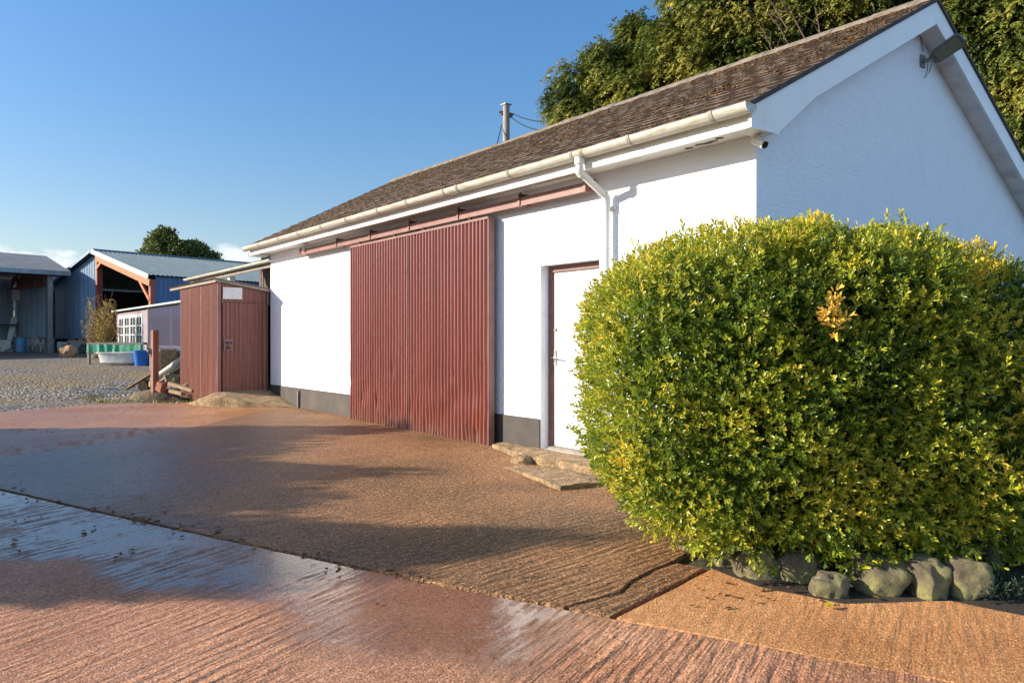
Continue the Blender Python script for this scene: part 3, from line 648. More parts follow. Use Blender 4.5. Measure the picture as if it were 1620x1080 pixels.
rough_block('lower_step', [(-2.42, -.80), (-2.30, -.47), (-1.25, -.45), (-1.22, -.60), (-1.33, -1.02), (-1.38, -1.03)], -.05, .150, 9, 'thick tan concrete step lying in front of the doorstep', 'step', .02)
b = rock(MB(), (-2.50, -.52, .15), (.13, .09, .08), 5.5, amp=.35); tag(b.build('broken_lump', M['step'], None, True), 'broken rounded lump of concrete beside the lower step', 'concrete lump')

# ------------------------------------------------------------------ fittings on the building
fl = thing('floodlight', 'grey flat floodlight head on an arm high on the gable wall', 'floodlight', (0, 3.1, 4.53))
b = MB(); b.box((0.001, 3.05, 4.43), (.02, 3.15, 4.56)); b.tube([(.01, 3.1, 4.50), (.06, 3.1, 4.49), (.13, 3.1, 4.49)], .022, 10); b.build('bracket', M['grey_metal'], fl, True)
MF = Matrix.Translation((.10, 3.1, 4.475)) @ Matrix.Rotation(math.radians(-24), 4, 'Y') @ Matrix.Rotation(math.radians(-28), 4, 'X') @ Matrix.Diagonal((.62, .85, .8, 1))
b = MB(); prof = [(0, -.05), (.08, -.10), (.50, -.115), (.56, -.06), (.56, .06), (.50, .115), (.08, .10), (0, .05)]
vs = [MF @ Vector((x, y, 0)) for x, y in prof]+[MF @ Vector((x*.98+.01, y*.9, .05)) for x, y in prof]; n = 8
b.add(vs, [tuple(range(7,-1,-1)), tuple(range(8,16))]+[(i, (i+1) % 8, 8+(i+1) % 8, 8+i) for i in range(8)]); b.build('lamp_head', M['grey_metal'], fl)
b = MB(); b.box((.10, -.085, -.006), (.50, .085, -.0005), MF); b.build('lens', M['lamp_glass'], fl)
b = MB(); b.tube([(.02, 3.07, 4.98-.12), (.012, 3.06, 4.75), (.02, 3.09, 4.60)], .004, 6); b.tube([(.06, 3.12, 4.52), (.05, 3.13, 4.40), (.03, 3.10, 4.30), (.06, 3.15, 4.38), (.09, 3.14, 4.47)], .004, 6); b.build('cable', M['black'], fl)
def camera_thing(label, x, y, z, d):
    t = thing('security_camera', label, 'security camera', (x, y, z)); d = Vector(d).normalized()
    b = MB(); b.tube([(x, y, z), (x, y, z-.025)], .045, 14); b.tube([(x, y, z-.02), (x, y, z-.055)], .016, 10); b.build('mount', M['white_paint'], t, True)
    p = Vector((x, y, z-.085)); b = MB(); b.tube([p-d*.05, p-d*.04, p+d*.09, p+d*.095], [.025, .036, .038, .036], 14); b.box((-.06, -.032, .036), (.13, .032, .043), Matrix.Translation(p) @ d.to_track_quat('X', 'Z').to_matrix().to_4x4()); b.build('body', M['white_paint'], t, True)
    b = MB(); b.tube([p+d*.0955, p+d*.099], .029, 14); b.build('lens', M['black'], t, True)
camera_thing('white bullet security camera under the eave at the gable corner', .08, -.10, 3.168, (.75, -.15, -.45))
camera_thing('small white security camera under the far eave above the door rail end', -9.15, -.12, 3.168, (.1, -.9, -.3))

# ------------------------------------------------------------------ foliage
def leaf_arrays(P, D, N, L, Wd, tint, fold=.25):
    """obovate folded leaves: P base, D direction, N facing; 7 verts, 6 triangles each"""
    D = D/np.linalg.norm(D, axis=1, keepdims=True); S = np.cross(D, N); S /= np.linalg.norm(S, axis=1, keepdims=True)+1e-9; U = np.cross(S, D)
    tm = np.array([(0,0,0),(.55,0,-.10*1),(1,0,-.06),(.30,.36,.10),(.72,.44,.10),(.30,-.36,.10),(.72,-.44,.10)])
    V = P[:,None,:]+D[:,None,:]*(tm[None,:,0:1]*L[:,None,None])+S[:,None,:]*(tm[None,:,1:2]*Wd[:,None,None])+U[:,None,:]*(tm[None,:,2:3]*Wd[:,None,None]*fold*4)
    tri = np.array([(0,1,3),(1,4,3),(1,2,4),(0,5,1),(1,5,6),(1,6,2)])
    n = len(P); return V.reshape(-1,3), (tri[None]+(np.arange(n)*7)[:,None,None]).reshape(-1,3), np.repeat(tint, 7)
def blade_arrays(P, D, N, L, Wd, tint):                     # narrow 4-vert leaflets
    D = D/np.linalg.norm(D, axis=1, keepdims=True); S = np.cross(D, N); S /= np.linalg.norm(S, axis=1, keepdims=True)+1e-9
    V = np.stack([P, P+D*(L*.45)[:,None]+S*(Wd*.5)[:,None], P+D*L[:,None], P+D*(L*.45)[:,None]-S*(Wd*.5)[:,None]], 1)
    tri = np.array([(0,1,2),(0,2,3)]); n = len(P)
    return V.reshape(-1,3), (tri[None]+(np.arange(n)*4)[:,None,None]).reshape(-1,3), np.repeat(tint, 4)
def unit(a): return a/(np.linalg.norm(a, axis=1, keepdims=True)+1e-9)
def cat_arrays(parts):
    V, T_, C = [], [], []; k = 0
    for v, t, c in parts: V.append(v); T_.append(t+k); C.append(c); k += len(v)
    return np.concatenate(V), np.concatenate(T_), np.concatenate(C)
def sprigs(P, A, n, L, tint, spread=.9, stem=.07):
    """leafy shoot tips: n leaves around each axis A"""
    parts = []; A = unit(A); m_ = len(P)
    ref = unit(np.cross(A, rng.standard_normal((m_, 3)))); ref2 = np.cross(A, ref)
    for k in range(n):
        f = k/(n-1); a = k*2.4+rng.uniform(-.3, .3, m_); side = ref*np.cos(a)[:,None]+ref2*np.sin(a)[:,None]
        sp_ = spread*(1.15-.75*f); D = A*(math.cos(sp_))+side*math.sin(sp_)+rng.standard_normal((m_, 3))*.12
        base = P+A*(stem*f)[..., None] if np.ndim(stem*f) else P+A*(stem*f)
        l = L*rng.uniform(.7, 1.15, m_)*(1-.25*f); t = np.clip(tint+.28*(f-.5)+rng.normal(0, .07, m_), 0, 1)
        parts.append(leaf_arrays(base, D, A+rng.standard_normal((m_, 3))*.25, l, l*rng.uniform(.36, .46, m_), t))
    return cat_arrays(parts)
def nfield(P, s, o=0):
    return np.array([mn.noise((p[0]*s+o, p[1]*s, p[2]*s)) for p in P])

# clipped evergreen bush at the corner: rounded block, boulders round its foot
RTv = np.array((RT[0], RT[1], 0)); FWv = np.array((FW[0], FW[1], 0))
HC = np.array(CAM[:2]+(0,))+RTv*2.12+FWv*5.22
def hedge_surface(n, r0=.0, r1=.0):
    d = unit(rng.standard_normal((n, 3))); ex = 4.6
    ax = np.array([1.56, .98, 1.02])
    r = (np.sum(np.abs(d/ax)**ex, 1))**(-1/ex)
    p = d*r[:,None]
    nrm = unit(np.sign(p)*np.abs(p/ax)**(ex-1)/ax)
    return d, p, nrm
def hedge_points(n, depth):
    d, p, nrm = hedge_surface(n)
    lump = .10*nfield(p, 1.9, 4)+.075*nfield(p, 4.3, 11)
    p = p+nrm*(lump-depth)[:,None]
    top = np.clip(p[:,2]/1.06, 0, 1)
    p[:,2] -= top*(.05+.30*np.clip(p[:,0]-.15, 0, 2)**1.5+.22*np.clip(-p[:,0]-.85, 0, 2)**1.3)
    low = np.clip(-p[:,2]/1.06, 0, 1); p[:,0] *= 1-.12*low**2*(p[:,0] < 0)-.08*low**2*(p[:,0] > 0); p[:,1] *= 1-.10*low**2
    p[:,0] *= np.where(p[:,0] > 0, .955, 1.)
    Wp = HC+RTv*p[:,0:1]+FWv*p[:,1:2]+np.array([0,0,1.0])*(p[:,2:3]+1.13)
    Wn = RTv*nrm[:,0:1]+FWv*nrm[:,1:2]+np.array([0,0,1.0])*nrm[:,2:3]
    return Wp, Wn, p, lump
HB = thing('evergreen_bush', 'large clipped evergreen bush with yellow green leaves at the gable corner', 'bush', (HC[0], HC[1], 0))
parts = []
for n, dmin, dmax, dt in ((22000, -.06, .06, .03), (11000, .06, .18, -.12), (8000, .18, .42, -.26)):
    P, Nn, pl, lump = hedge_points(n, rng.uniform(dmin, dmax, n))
    # keep it out of the building and the ground, and leave ragged gaps
    keep = ~((P[:,0] < .08) & (P[:,1] > -.07)) & (P[:,2] > .06)
    gap = nfield(P, 2.6, 30)+.45*nfield(P, 6, 2)
    if dmax < .1: keep &= gap < .38-.25*np.clip((.75-P[:,2])/.6, 0, 1)
    elif dmax < .2: keep &= gap < .75
    P, Nn, pl, lump, gap = P[keep], Nn[keep], pl[keep], lump[keep], gap[keep]
    A = Nn+np.array([0, 0, .45])+rng.standard_normal(P.shape)*.42
    ti = .50+dt+.40*nfield(P, 1.1, 50)+.34*nfield(P, 3.5, 70)+rng.normal(0, .13, len(P))-.05*np.clip(pl[:,0], -1.3, 0)+.09*np.clip(pl[:,0], 0, 1.2)+.10*np.clip(P[:,2]-1.6, 0, .6)  # right half tinted brighter, standing in for light it does not get
    parts.append(sprigs(P, A, 8, rng.uniform(.029, .047, len(P)), ti, stem=.055))
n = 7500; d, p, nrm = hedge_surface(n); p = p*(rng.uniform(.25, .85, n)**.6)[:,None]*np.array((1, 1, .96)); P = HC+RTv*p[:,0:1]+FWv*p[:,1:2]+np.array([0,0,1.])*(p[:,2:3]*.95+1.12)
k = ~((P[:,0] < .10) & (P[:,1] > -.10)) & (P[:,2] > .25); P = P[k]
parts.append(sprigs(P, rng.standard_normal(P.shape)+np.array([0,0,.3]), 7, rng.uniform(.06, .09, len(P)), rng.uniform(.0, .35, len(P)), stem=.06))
P, Nn, pl, lump = hedge_points(190, rng.uniform(-.10, -.03, 190)); ok = (P[:,2] > .5) & ~((P[:,0] < .12) & (P[:,1] > -.12)); P, Nn = P[ok], Nn[ok]
parts.append(sprigs(P, Nn*.6+np.array([0,0,.8])+rng.standard_normal(P.shape)*.3, 9, np.full(len(P), .05), np.full(len(P), .66), stem=.09))
n = 520; f = rng.uniform(-1.12, 1.25, n); P = HC+RTv*f[:,None]+FWv*(-.93+.10*np.abs(f)**2+rng.uniform(-.06, .10, n))[:,None]+np.array([0,0,1.])*(rng.uniform(.13, .42, n)+.10*nfield(np.stack([f*3, f*0, f*0], 1), 1., 3))[:,None]
P = P[(nfield(P, 3.2, 77) < .16)]
parts.append(sprigs(P, -FWv*.6-np.array([0,0,.15])+rng.standard_normal(P.shape)*.5, 8, rng.uniform(.04, .06, len(P)), .52+.3*nfield(P, 3., 5)+rng.normal(0, .12, len(P)), stem=.06))
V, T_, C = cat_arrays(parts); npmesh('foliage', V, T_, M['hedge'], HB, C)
gp = np.array(at(1312, 497, 4.17)); n = 22; P = gp+RTv*rng.normal(0, .028, (n,1))+FWv*rng.normal(-.03, .02, (n,1))+np.array([0,0,1.])*rng.normal(0, .045, (n,1))
V, T_, C = sprigs(P, -FWv*.8+np.array([0,0,.5])+rng.standard_normal((n,3))*.4, 7, np.full(n, .048), rng.uniform(.2, 1, n), stem=.05)
o = npmesh('golden_shoots', V, T_, M['hedge_gold'], HB, C); o['label'] = 'patch of golden yellow shoots'
b = MB()
for _ in range(70):
    a = random.uniform(0, 2*math.pi); rr = random.uniform(.2, 1)
    s = HC+RTv*(math.cos(a)*.5*rr)+FWv*(math.sin(a)*.3*rr); e = HC+RTv*(math.cos(a)*1.35*rr)+FWv*(math.sin(a)*.85*rr); z1 = random.uniform(.3, 1.9)
    mpt = (s+e)/2+np.array([random.uniform(-.1,.1), random.uniform(-.1,.1), z1*.45])
    b.tube([(s[0], s[1], .0), tuple(mpt), (e[0], e[1], z1)], [.018, .011, .004], 6, False)
for px, py in ((1180, 800), (1225, 815), (1330, 790), (1380, 815), (1420, 805), (1205, 840), (1395, 800), (1100, 850)):
    p = Vector(at(px, py, 4.55)); q = p+Vector((random.uniform(-.25, .25), random.uniform(-.2, .1), random.uniform(-.12, .12))); b.tube([p, p.lerp(q, .5)+Vector((0, 0, .03)), q], [.008, .006, .003], 6, False)
b.build('stem', M['twig'], HB, True)
# boulders edging the bed
stones = [((1098, 868), 5.05, (.13, .11, .10), 'small round boulder, leftmost of the bed edge, half under the leaves'),
          ((1150, 883), 4.80, (.115, .12, .15), 'upright narrow boulder with a shaded face beside the pale mossy one'),
          ((1196, 895), 4.56, (.155, .12, .16), 'pale yellow green mossy boulder left of centre at the bush foot'),
          ((1263, 898), 4.50, (.16, .14, .145), 'leaning smooth brown boulder with leaf shadows at the bush foot'),
          ((1312, 928), 4.22, (.125, .10, .115), 'low square mossy boulder pushed forward into the concrete'),
          ((1394, 912), 4.28, (.20, .14, .155), 'wide domed brown boulder with lichen spots under the bush'),
          ((1462, 912), 4.24, (.13, .14, .16), 'pointed smooth boulder next to the wide domed one'),
          ((1530, 912), 4.22, (.15, .13, .145), 'round boulder with white lichen at the right end of the bed'),
          ((1553, 880), 4.62, (.055, .16, .17), 'thin slab boulder leaning on edge, rearmost at the right')]
for i, ((px, py), Z, r, lab) in enumerate(stones):
    c = at(px, py, Z); b = rock(MB(), (c[0], c[1], max(.02, c[2]-.015)), (r[0]*.80, r[1]*.90, r[2]*.84), 3.7*i+1, sub=4, amp=.38, rotz=math.atan2(RT[1], RT[0]) + (.35 if i in (3, 6) else 0))
    tag(b.build('boulder', M['stone'], None, 2), lab, 'boulder', 'boulders edging the bush bed')
# dull shrub against the gable and the ground cover under it
def leafy(name, centre, radii, n, L, mat, label, cat, tl=(0, 1), stems=8, parent_stem=M['twig'], seed=0, group=None):
    t = thing(name, label, cat, (centre[0], centre[1], gz(centre[0], centre[1])), group)
    d = unit(rng.standard_normal((n, 3))); r = rng.uniform(.35, 1, n)**.5; p = d*r[:,None]*np.array(radii)
    q = nfield(p, 1.6/max(.4, radii[0]), seed); k = q > -.22; p = p[k]*(1+.35*q[k][:,None]); d = d[k]
    P = p+np.array(centre); P = P[P[:,2] > gz(centre[0], centre[1])+.02]; d = d[:len(P)]
    ti = rng.uniform(tl[0], tl[1], len(P))
    V, T_, C = sprigs(P, d+np.array([0,0,.6])+rng.standard_normal(P.shape)*.5, 7, L*rng.uniform(.7, 1.2, len(P)), ti, stem=L*1.6)
    npmesh('foliage', V, T_, mat, t, C); b = MB(); g0 = gz(centre[0], centre[1])
    for _ in range(stems):
        e = P[random.randrange(len(P))]; b.tube([(centre[0]+random.uniform(-.06,.06), centre[1]+random.uniform(-.06,.06), g0), tuple((np.array((centre[0], centre[1], g0+.4*(e[2]-g0)))*.6+e*.4)), tuple(e)], [.012, .008, .003], 6, False)
    b.build('stem', parent_stem, t); return t
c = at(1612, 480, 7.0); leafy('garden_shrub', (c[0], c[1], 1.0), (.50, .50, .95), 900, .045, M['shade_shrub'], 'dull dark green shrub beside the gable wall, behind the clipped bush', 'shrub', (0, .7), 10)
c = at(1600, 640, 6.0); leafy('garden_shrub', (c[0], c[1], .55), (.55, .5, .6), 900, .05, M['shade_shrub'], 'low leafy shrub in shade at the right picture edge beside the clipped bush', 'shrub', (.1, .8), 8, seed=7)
P = []
for _ in range(2600):
    u = random.uniform(1555, 1760); Z = random.uniform(4.05, 6.6); a = at(u, 600, Z); P.append((a[0], a[1], .03+random.uniform(0, .07)))
P = np.array(P); P = P[nfield(P, 1.4, 3) > -.25]
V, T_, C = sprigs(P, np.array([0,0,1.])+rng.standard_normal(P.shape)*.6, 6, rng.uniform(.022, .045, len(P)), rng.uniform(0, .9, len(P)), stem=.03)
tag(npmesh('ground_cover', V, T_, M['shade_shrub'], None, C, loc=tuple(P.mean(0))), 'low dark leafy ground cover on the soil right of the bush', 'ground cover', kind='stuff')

# conifers behind the roof: drooping sprays on lumpy tiers
def conifer(name, x, y, h, clumps, nf, label, seed, trunk_r=.22, thin=False):
    z0 = gz(x, y); t = thing(name, label, 'tree', (x, y, z0), 'conifers behind the white outbuilding')
    b = MB(); b.tube([(x, y, z0-.2), (x+.1, y, z0+h*.4), (x-.05, y+.05, z0+h*.8), (x, y, z0+h*.97)], [trunk_r, trunk_r*.7, trunk_r*.3, .02], 10)
    parts = []; tot = sum(c[3]*c[4] for c in clumps)
    for (cx_, cy_, cz_, rx, rz) in clumps:
        c0 = np.array((cx_, cy_, cz_)); n = int(1.55*nf*rx*rz/tot)
        b.tube([(x, y, max(z0+.5, cz_-rz*1.1)), tuple((c0*.6+np.array((x, y, cz_-rz*.5))*.4)), tuple(c0+np.array((0, 0, rz*.4)))], [.06, .04, .015], 6, False)
        d = unit(rng.standard_normal((n, 3))); q = nfield(d*1.0+c0*.7, 1.9, seed)+.6*nfield(d*2.4+c0, 2.0, seed+3)
        r = (rng.uniform(.25, 1, n)**.45)*(1+.46*q); keep = q > -.36
        d, r, q = d[keep], r[keep], q[keep]; n = len(d); P = c0+d*r[:,None]*np.array((rx, rx, rz))
        tone = np.clip(.47+.7*nfield(P, 1.1, seed+20)+.35*q+rng.normal(0, .12, n), 0, 1)
        A = unit(d*np.array((1, 1, .35))+np.array((0, 0, -.15))+rng.standard_normal((n, 3))*.35); FL = rng.uniform(.13, .29, n)
        S = unit(np.cross(A, np.array((0, 0, 1.))+rng.standard_normal((n, 3))*.5)); K = 13
        for k in range(K):
            f = k/(K-1); sg = 1 if k % 2 else -1; dr = np.array((0, 0, -1.))*(.55*f*f*FL)[:,None]
            base = P+A*(FL*f)[:,None]+dr
            D = A*.75+S*(sg*.75)+np.array((0, 0, -.55*f-.25))+rng.standard_normal((n, 3))*.22
            l = FL*(.52-.28*f)*rng.uniform(.7, 1.3, n)
            parts.append(blade_arrays(base, D, np.array((0, 0, 1.))+d*.5+rng.standard_normal((n, 3))*.3, l, l*.36, np.clip(tone+.2*(f-.5)+rng.normal(0, .06, n), 0, 1)))
    V, T_, C = cat_arrays(parts); b.build('trunk', M['bark'], t, True); npmesh('crown', V, T_, M['conifer'], t, C); return t
def P3(px, py, Z): return at(px, py, Z)
def mkclumps(lst): return [(*P3(px, py, Z), rx, rz) for px, py, Z, rx, rz in lst]
c = P3(975, 500, 19.5)
conifer('conifer_tree', c[0], c[1], 8.6, mkclumps([(925, 205, 19.3, .95, .9), (895, 165, 19.6, .62, .55), (905, 130, 19.6, .50, .45), (960, 120, 19.5, .75, .8), (1000, 160, 19, 1.0, 1.1), (950, 95, 19.7, .42, .42), (1010, 70, 19.5, .6, .8), (1050, 110, 19.2, .95, 1.2), (1040, 190, 19, 1.2, 1.0), (900, 230, 19.6, .6, .5), (985, 215, 19, 1.1, .8), (1000, 45, 19.6, .28, .35), (870, 240, 19.6, .3, .25)]), 11000, 'stepped green conifer at the left end of the trees behind the roof', 3)
c = P3(1150, 500, 18)
conifer('conifer_tree', c[0], c[1], 12.5, mkclumps([(1100, 80, 18, 1.2, 1.3), (1180, 110, 17.6, 1.3, 1.2), (1115, 10, 18, 1.05, 1.2), (1190, 20, 17.6, 1.3, 1.3), (1090, -60, 18.2, .7, .9), (1160, -90, 18, 1.3, 1.4), (1240, 60, 17.5, 1.1, 1.0), (1080, 30, 18.1, .45, .5), (1140, 150, 17.6, 1.1, .8), (1230, -40, 17.6, 1.1, 1.2)]), 11000, 'tall pale green conifer rising out of the picture behind the middle of the roof', 8)
c = P3(1340, 500, 17)
conifer('conifer_tree', c[0], c[1], 12.5, mkclumps([(1290, 40, 17, 1.1, 1.1), (1350, 10, 16.6, 1.2, 1.0), (1310, -50, 17, 1.3, 1.2), (1400, -30, 16.6, 1.2, 1.0), (1380, -120, 17, 1.3, 1.2), (1290, 95, 17, .9, .7), (1440, -60, 16.8, .9, .9)]), 9000, 'brownish conifer with bare twigs showing, directly behind the roof ridge near the gable', 14)
c = P3(1600, 500, 15.5)
conifer('conifer_tree', c[0], c[1], 11.5, mkclumps([(1540, 40, 15.6, 1.0, .9), (1600, 60, 15.2, 1.1, 1.0), (1560, -40, 15.6, 1.2, 1.0), (1640, 0, 15.3, 1.3, 1.1), (1600, 150, 15.2, .9, .8), (1660, 160, 15, 1.2, 1.1), (1590, 215, 15.6, .7, .6), (1640, 260, 15, 1.0, .9), (1680, 340, 15, 1.2, 1.2), (1500, 20, 15.8, .6, .6)]), 10000, 'dark green conifer right of the gable, seen past its far roof slope', 22)

tree3 = [o for o in bpy.data.objects if o.get('label', '').startswith('brownish conifer')][0]
b = MB()
for px, py in ((1255, 60), (1275, 40), (1230, 75), (1300, 50), (1245, 20)):
    p = Vector(at(px, py+25, 15.75)); q = Vector(at(px-18+random.uniform(-30, 10), py-40, 15.75))
    b.tube([p, p.lerp(q, .5)+Vector((0, 0, .08)), q], [.016, .010, .004], 6, False)
    for k in range(4):
        s_ = p.lerp(q, .2+.18*k); e_ = s_+Vector((random.uniform(-.4, .4), random.uniform(-.3, .1), random.uniform(.05, .4))); b.tube([s_, s_.lerp(e_, .5)+Vector((0, 0, -.03)), e_], [.009, .006, .003], 5, False)
b.build('bare_branch', M['twig'], tree3)
def round_tree(name, c, h, crown, n, L, label, mat, group=None, seed=0):
    z0 = gz(c[0], c[1]); t = thing(name, label, 'tree', (c[0], c[1], z0), group); b = MB()
    b.tube([(c[0], c[1], z0-.2), (c[0]+.15, c[1], z0+h*.5), (c[0], c[1], z0+h*.95)], [h*.035, h*.022, .03], 8); parts = []
    for (dx, dy, dz, r, rz) in crown:
        c0 = np.array((c[0]+dx, c[1]+dy, z0+dz)); m_ = int(n*r*rz); d = unit(rng.standard_normal((m_, 3)))
        q = nfield(d+c0*.5, 2., seed)+.6*nfield(d*2.5+c0, 2., seed+2); kp = q > -.3; d, q = d[kp], q[kp]; m_ = len(d)
        P = c0+d*((rng.uniform(.3, 1, m_)**.5)*(1+.35*q))[:,None]*np.array((r, r, rz))
        tone = np.clip(.45+.5*q+rng.normal(0, .2, m_), 0, 1)
        b.tube([(c[0], c[1], max(z0+.5, c0[2]-rz)), tuple(c0)], [.09, .03], 6, False)
        parts.append(leaf_arrays(P, d+rng.standard_normal((m_, 3))*.7, d+rng.standard_normal((m_, 3))*.5, L*rng.uniform(.7, 1.3, m_), L*.6*rng.uniform(.7, 1.3, m_), tone))
    V, T_, C = cat_arrays(parts); b.build('trunk', M['bark'], t); npmesh('crown', V, T_, mat, t, C); return t
c = P3(262, 500, 78)
round_tree('broadleaf_tree', c, 11, [(0, 0, 9.9, 2.0, 1.9), (-1.4, -.9, 8.8, 1.9, 1.5), (1.2, 1.0, 9.6, 1.7, 1.5), (.2, 0, 8.0, 2.9, 1.7), (-.3, 0, 11.5, 1.1, 1.0), (-1.9, -1.5, 7.9, 1.4, .8)], 900, .34, 'bushy round tree on the skyline behind the blue barn', M['broadleaf'], 'trees on the skyline')
c = P3(305, 500, 80)
round_tree('broadleaf_tree', c, 9.5, [(0, 0, 9.8, 1.7, 1.5), (.9, .9, 9.0, 1.7, 1.3), (-1, -.5, 8.6, 1.7, 1.5), (1.7, 1.5, 8.3, 1.4, .8)], 900, .34, 'darker lower tree right beside the bushy skyline tree', M['broadleaf'], 'trees on the skyline', 9)

# ------------------------------------------------------------------ red corrugated shed
SX0, SX1, SY0, SY1 = -14.0, -11.33, -1.0, 1.3
S = thing('tin_shed', 'small red corrugated iron shed leaning beside the far end of the white building', 'shed', (-12.6, 0, .2))
def srz(y): return 2.60-(y+1)*.155
b = MB()
corr(b, (SX0, SY0, .18), X, Zv, -Y, SX1-SX0-.02, 2.40, .086, .017, dent=.008, vn=14, seed=31)
corr(b, (SX1, SY0+.07, .35), Y, Zv, X, .05, srz(-1)-.36, .05, .002, vn=2, seams=False)
corr(b, (SX1, -.93, 2.185), Y, Zv, X, .93, .4, .078, .010, vn=1, hfun=lambda s: srz(-.93+s)-2.19, seams=False)
corr(b, (SX1, -.07, .36), Y, Zv, X, .055, 1.83, .05, .002, vn=2, seams=False)
corr(b, (SX0, SY1, .18), X, Zv, Y, SX1-SX0, 2.05, .078, .012); corr(b, (SX0, SY0, .18), Y, Zv, -X, SY1-SY0, 2.0, .078, .012, hfun=lambda s: srz(SY0+s)-.2)
shed_wall = b.build('wall', M['red_shed'], S, True)
b = MB(); b.box((SX1-.03, SY0-.02, .36), (SX1+.025, SY0+.05, srz(-1)-.01)); b.build('corner_post', M['rail'], S)
b = MB(); corr(b, (SX0-.75, SY0-.10, srz(-1.1)+.02), X, Vector((0, 1, -.155)), Zv, SX1-SX0+.83, 2.5, .078, .011, vn=2); b.build('roof', M['grey_sheet'], S, True)
b = MB(); b.box((SX0-.72, SY0-.06, srz(-1)-.035), (SX1+.05, SY0-.02, srz(-1)+.012)); b.prism([(-1.05, srz(-1.05)-.03), (1.3, srz(1.3)-.03), (1.3, srz(1.3)+.008), (-1.05, srz(-1.05)+.008)], SX1+.052, SX1+.075); b.build('roof_batten', M['grey_wood'], S)
d_ = MB(); corr(d_, (SX1+.028, -.925, .43), Y, Zv, X, .85, 1.745, .086, .014, dent=.008, vn=14, seed=50); d_ = d_.build('door', M['red_shed'], S, True)
b = MB(); b.box((SX1+.042, -.905, 1.235), (SX1+.052, -.725, 1.46)); b.build('latch_plate', M['rail'], d_)
b = MB(); b.box((SX1+.053, -.875, 1.36), (SX1+.075, -.75, 1.41)); b.box((SX1+.053, -.865, 1.26), (SX1+.07, -.80, 1.33)); b.box((SX1+.053, -.79, 1.27), (SX1+.065, -.765, 1.30)); b.build('bolt', M['black'], d_)
b = MB(); b.box((SX1+.013, -.915, 2.245), (SX1+.03, -.545, 2.475)); sg_ = b.build('sign_panel', M['sign'], S); 
for yy, zz in ((-.73, 2.30), (-.73, 2.42)):
    b = MB(); b.tube([(SX1+.03, yy, zz), (SX1+.036, yy, zz)], .008, 8); b.build('screw', M['grey_metal'], sg_)

# post in front of the shed and the heap behind it
pt = thing('timber_post', 'weathered reddish square timber post standing at the gravel edge', 'post', (-14.55, -1.42, .0))
ang = .25; Mp = Matrix.Translation((-14.55, -1.42, 0)) @ Matrix.Rotation(ang, 4, 'Z')
b = MB(); b.box((-.066, -.066, -.1), (.066, .066, 1.66), Mp); b.build('upright', M['post'], pt, bevel=.01)
b = MB(); b.box((-.085, -.09, 1.12), (-.02, -.069, 1.22), Mp); b.tube([Mp @ Vector((-.07, -.1, 1.08)), Mp @ Vector((-.07, -.1, 1.26))], .014, 8); b.build('hinge', M['rust'], pt)
def gp_(x, y, dz=0): return Vector((x, y, gz(x, y)+dz))
def plank(name, p, q, w, h, mat, label, cat, group=None, tube=False):
    b = MB()
    if tube: b.tube([p, Vector(p).lerp(Vector(q), .5), q], w, 14)
    else: b.bar(p, q, w, h)
    return tag(b.build(name, mat, None, tube, bevel=0 if tube else .006), label, cat, group)
G = 'scrap timber heaped beside the red shed'
def ap(px, py, Z): return Vector(at(px, py, Z))
plank('drain_pipe', ap(243, 601, 17.3), ap(300, 561, 16.9), .085, 0, M['pipe_grey'], 'long grey pipe sloping up on the timber heap beside the red shed', 'pipe', tube=True)
plank('plank', ap(199, 616, 17.9), ap(246, 588, 17.6), .15, .035, M['timber'], 'long tan plank sloping down to the gravel left of the post', 'plank', G)
plank('plank', ap(255, 604, 17.2), ap(292, 577, 16.9), .16, .05, M['grey_wood'], 'grey plank lying under the sloping pipe', 'plank', G)
plank('plank', ap(250, 613, 17.1), ap(290, 592, 16.9), .12, .05, M['timber'], 'short tan plank in the middle of the heap', 'plank', G)
plank('beam', ap(268, 606, 16.4), ap(306, 618, 15.9), .09, .07, M['timber'], 'orange brown timber lying in front of the red shed wall', 'beam', G)
plank('beam', ap(270, 618, 16.2), ap(290, 623, 15.9), .10, .07, M['timber'], 'short pale offcut beside the orange timber', 'offcut', G)
plank('log', ap(226, 612, 17.6), ap(243, 603, 18.1), .12, 0, M['bark'], 'dark sawn log lying behind the timber post', 'log', G, tube=True)
plank('log', ap(262, 600, 17.0), ap(285, 594, 17.2), .11, 0, M['timber'], 'paler log under the plank heap', 'log', G, tube=True)
p_ = ap(255, 612, 16.8); b = MB(); b.box((-.09, -.08, -.10), (.09, .08, .11), Matrix.Translation(p_) @ Matrix.Rotation(.5, 4, 'Z') @ Matrix.Rotation(.3, 4, 'Y')); tag(b.build('brick', M['brick'], None, bevel=.01), 'pink red brick block behind the post', 'brick')
b = rock(MB(), tuple(ap(268, 631, 17.3)), (.85, .6, .26), 71, amp=.3, rotz=YAW*0+math.atan2(RT[1], RT[0])); tag(b.build('earth_mound', M['earth'], None, 2), 'low mound of earth and gravel under the timber heap', 'mound')
for i, (px, py, Z, r, lab) in enumerate(((246, 606, 17.6, .17, 'rough grey stone under the sloping pipe'), (277, 600, 17.0, .2, 'large dark stone at the back of the timber heap'), (297, 612, 16.3, .13, 'stone against the foot of the red shed wall'))):
    b = rock(MB(), tuple(ap(px, py, Z)), (r, r*.8, r*.75), 40+i); tag(b.build('stone', M['stone'], None, True), lab, 'stone', 'stones in the timber heap')
cgrass = []
for _ in range(1500):
    x = random.uniform(-17, -12.3); y = random.uniform(-2.6, -1.1)
    if mn.noise((x*.9, y*1.3, 3)) < .12 or x > -12.9 and y < -1.5: continue
    cgrass.append((x, y, gz(x, y)+.01))
